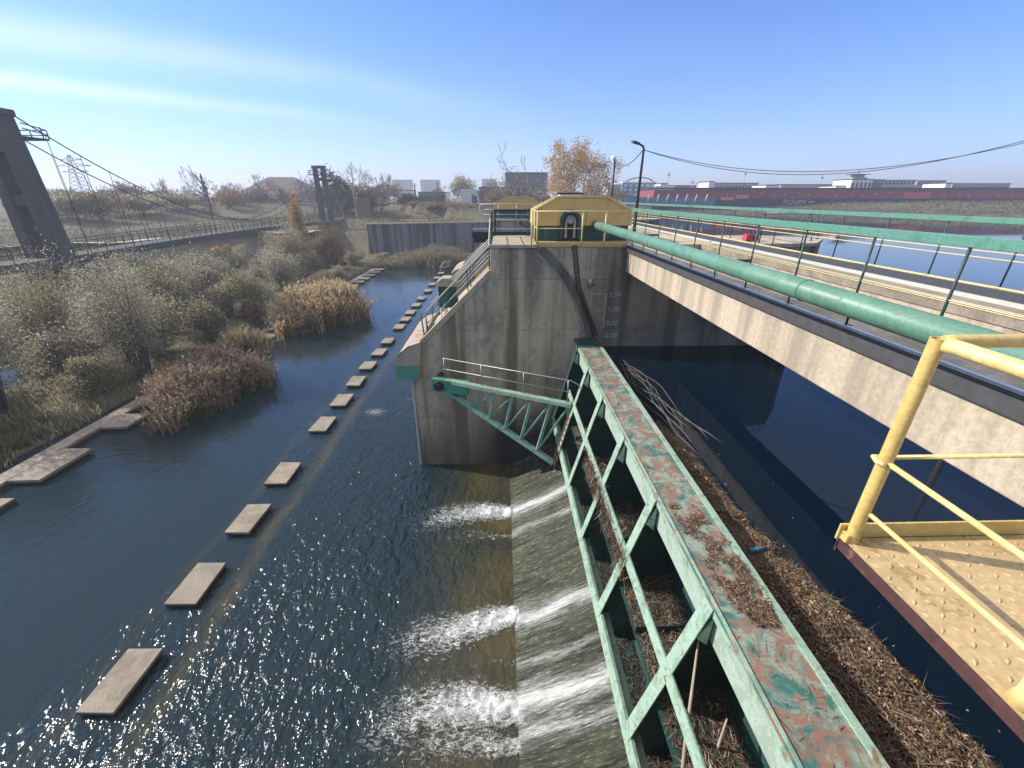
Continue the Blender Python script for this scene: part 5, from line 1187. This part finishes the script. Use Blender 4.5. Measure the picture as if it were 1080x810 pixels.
for k, (u, v) in enumerate(((706, 181), (787, 180), (731, 189), (868, 184))):
    p = atY(u, v, 250); g = ground_z(p.x, 250); e = empty('mast', (p.x, 250, g), ['thin mast on the skyline right of the lamp post', 'tall thin mast in the middle of the far skyline', 'short mast on the skyline over the green railings', 'faint mast above the long grey terrace'][k], 'mast', 'masts on the skyline')
    m = MB(); m.tube([(0, 0, 0), (0, 0, p.z-g)], .2, 5); m.box(-.6, .6, -.2, .2, p.z-g-2.0, p.z-g-1.2); m.build('shaft', M['steel'], e)
fe = empty('white_post_fence', (atY(683, 210, 168).x, 168, 8), 'row of slim white posts along the far embankment left of the red hall', 'fence')
m = MB(); xs = [atY(u, 210, 168).x-fe.location.x for u in (683, 693, 703, 713, 723, 733, 744)]
z0, z1 = atY(700, 213, 168).z-8, atY(700, 205, 168).z-8
for x in xs: MB().bar((x, 0, z0), (x+.6, 0, z1), .35, .35).build('post', M['pale'], fe)
m = MB(); m.box(-8, xs[-1]+4, .3, .5, z0-1.5, z0+1.6); m.build('panel', M['glass'], fe)
# ================================================================== sky, haze, sun, camera
sun_dir = Vector((-.829, .22, .515)).normalized()
elev = math.asin(sun_dir.z); az = math.atan2(sun_dir.x, sun_dir.y)
W0 = bpy.data.worlds.new('World'); S.world = W0; W0.use_nodes = True
nt = W0.node_tree; nt.nodes.clear()
wo = nt.nodes.new('ShaderNodeOutputWorld'); bg = nt.nodes.new('ShaderNodeBackground'); sky = nt.nodes.new('ShaderNodeTexSky')
sky.sky_type = 'NISHITA'; sky.sun_disc = False; sky.sun_elevation = elev; sky.sun_rotation = az; sky.air_density = .7; sky.dust_density = .08; sky.ozone_density = 6.0; sky.altitude = 100
bg.inputs[1].default_value = .15
class WN(NT):
    def __init__(s): s.t = nt
w_ = WN(); dirv = w_.n('ShaderNodeTexCoord').outputs['Generated']
def streak(p0, p1, width, amp, seed, u_fade):
    a, b = ray(*p0).normalized(), ray(*p1).normalized(); nrm = a.cross(b).normalized(); mid = (a+b).normalized()
    d = w_.n('ShaderNodeVectorMath', operation='DOT_PRODUCT', ins={0: dirv, 1: tuple(nrm)}).outputs['Value']
    al = w_.n('ShaderNodeVectorMath', operation='DOT_PRODUCT', ins={0: dirv, 1: tuple((b-a).normalized())}).outputs['Value']
    nz = w_.n('ShaderNodeTexNoise', ins={'Vector': dirv, 'Scale': 3.0+seed, 'Detail': 5.0}).outputs[0]
    q = w_.math('ADD', d, w_.math('MULTIPLY', w_.math('SUBTRACT', nz, .5), width*1.4))
    g = w_.math('DIVIDE', q, width); g = w_.math('MULTIPLY', g, g); g = w_.math('POWER', 2.718, w_.math('MULTIPLY', g, -1))
    fade = w_.n('ShaderNodeMapRange', ins={0: al, 1: float(b.dot((b-a).normalized()))+u_fade, 2: float(a.dot((b-a).normalized()))+u_fade*.2, 3: 0., 4: 1.}).outputs[0]
    n2 = w_.n('ShaderNodeTexNoise', ins={'Vector': dirv, 'Scale': 7.0+seed, 'Detail': 6.0}).outputs[0]
    return w_.math('MULTIPLY', w_.math('MULTIPLY', g, fade), w_.math('MULTIPLY', w_.math('ADD', n2, .35), amp), True)
c1 = streak((0, 30), (520, 112), .024, .26, 0, .10); c2 = streak((0, 84), (420, 133), .011, .32, 1, .02); c3 = streak((0, 60), (300, 180), .12, .03, 2, .1)
cl = w_.math('ADD', w_.math('ADD', c1, c2), c3, True)
tint = w_.mix(1.0, sky.outputs[0], (.40, .71, .95), 'MULTIPLY')
hz_ = w_.n('ShaderNodeSeparateXYZ', ins={0: dirv}).outputs[2]
hf = w_.math('MULTIPLY', w_.math('POWER', 2.718, w_.math('MULTIPLY', w_.math('MAXIMUM', hz_, 0.0), -10.5)), .85)
tint = w_.mix(hf, tint, (3.25, 3.35, 3.75))
zenith_fill = w_.n('ShaderNodeMapRange', interpolation_type='SMOOTHSTEP', ins={0: hz_, 1: .34, 2: .75, 3: 0., 4: .72}).outputs[0]  # pale upper sky added above the view to whiten and lift shade light
tint = w_.mix(zenith_fill, tint, (4.7, 4.5, 4.2))
mixn = w_.mix(cl, tint, (6.4, 6.4, 6.6))
nt.links.new(mixn, bg.inputs[0]); nt.links.new(bg.outputs[0], wo.inputs[0])
sl_ = bpy.data.lights.new('sun', 'SUN'); sl_.energy = 4.0; sl_.angle = R(.53); sl_.color = (1, .93, .82)
so = bpy.data.objects.new('sun', sl_); COL.objects.link(so); so.rotation_euler = (-sun_dir).to_track_quat('-Z', 'Y').to_euler(); so.location = (0, 0, 60)
HAZE = True
if HAZE:
    m = MB(); m.box(-2950, 2950, -1650, 2950, -3, 75); hz = m.build('haze', [NT('haze_air').m]); ht = hz.data.materials[0].node_tree
    out = [n for n in ht.nodes if n.type == 'OUTPUT_MATERIAL'][0]
    pv = ht.nodes.new('ShaderNodeVolumePrincipled'); pv.inputs['Color'].default_value = (.86, .90, 1, 1); pv.inputs['Density'].default_value = .00095; pv.inputs['Anisotropy'].default_value = .25
    ht.links.new(pv.outputs[0], out.inputs['Volume']); tag(hz, 'thin pale haze over the river and the far shore', 'haze', kind='stuff')
cam = bpy.data.cameras.new('camera'); co = bpy.data.objects.new('camera', cam); COL.objects.link(co)
cam.sensor_width = 36; cam.lens = 36*F/1080; cam.clip_start = .05; cam.clip_end = 8000
co.location = (0, 0, H); co.rotation_euler = (R(90)-PT, 0, -YW); S.camera = co
S.view_settings.view_transform = 'Standard'; S.view_settings.look = 'None'; S.view_settings.exposure = .82; S.view_settings.gamma = 1
S.render.engine = 'CYCLES'; S.cycles.use_denoising = True; S.cycles.max_bounces = 8; S.cycles.transparent_max_bounces = 12; S.cycles.volume_bounces = 0
S.cycles.sample_clamp_indirect = 8; S.cycles.caustics_reflective = False
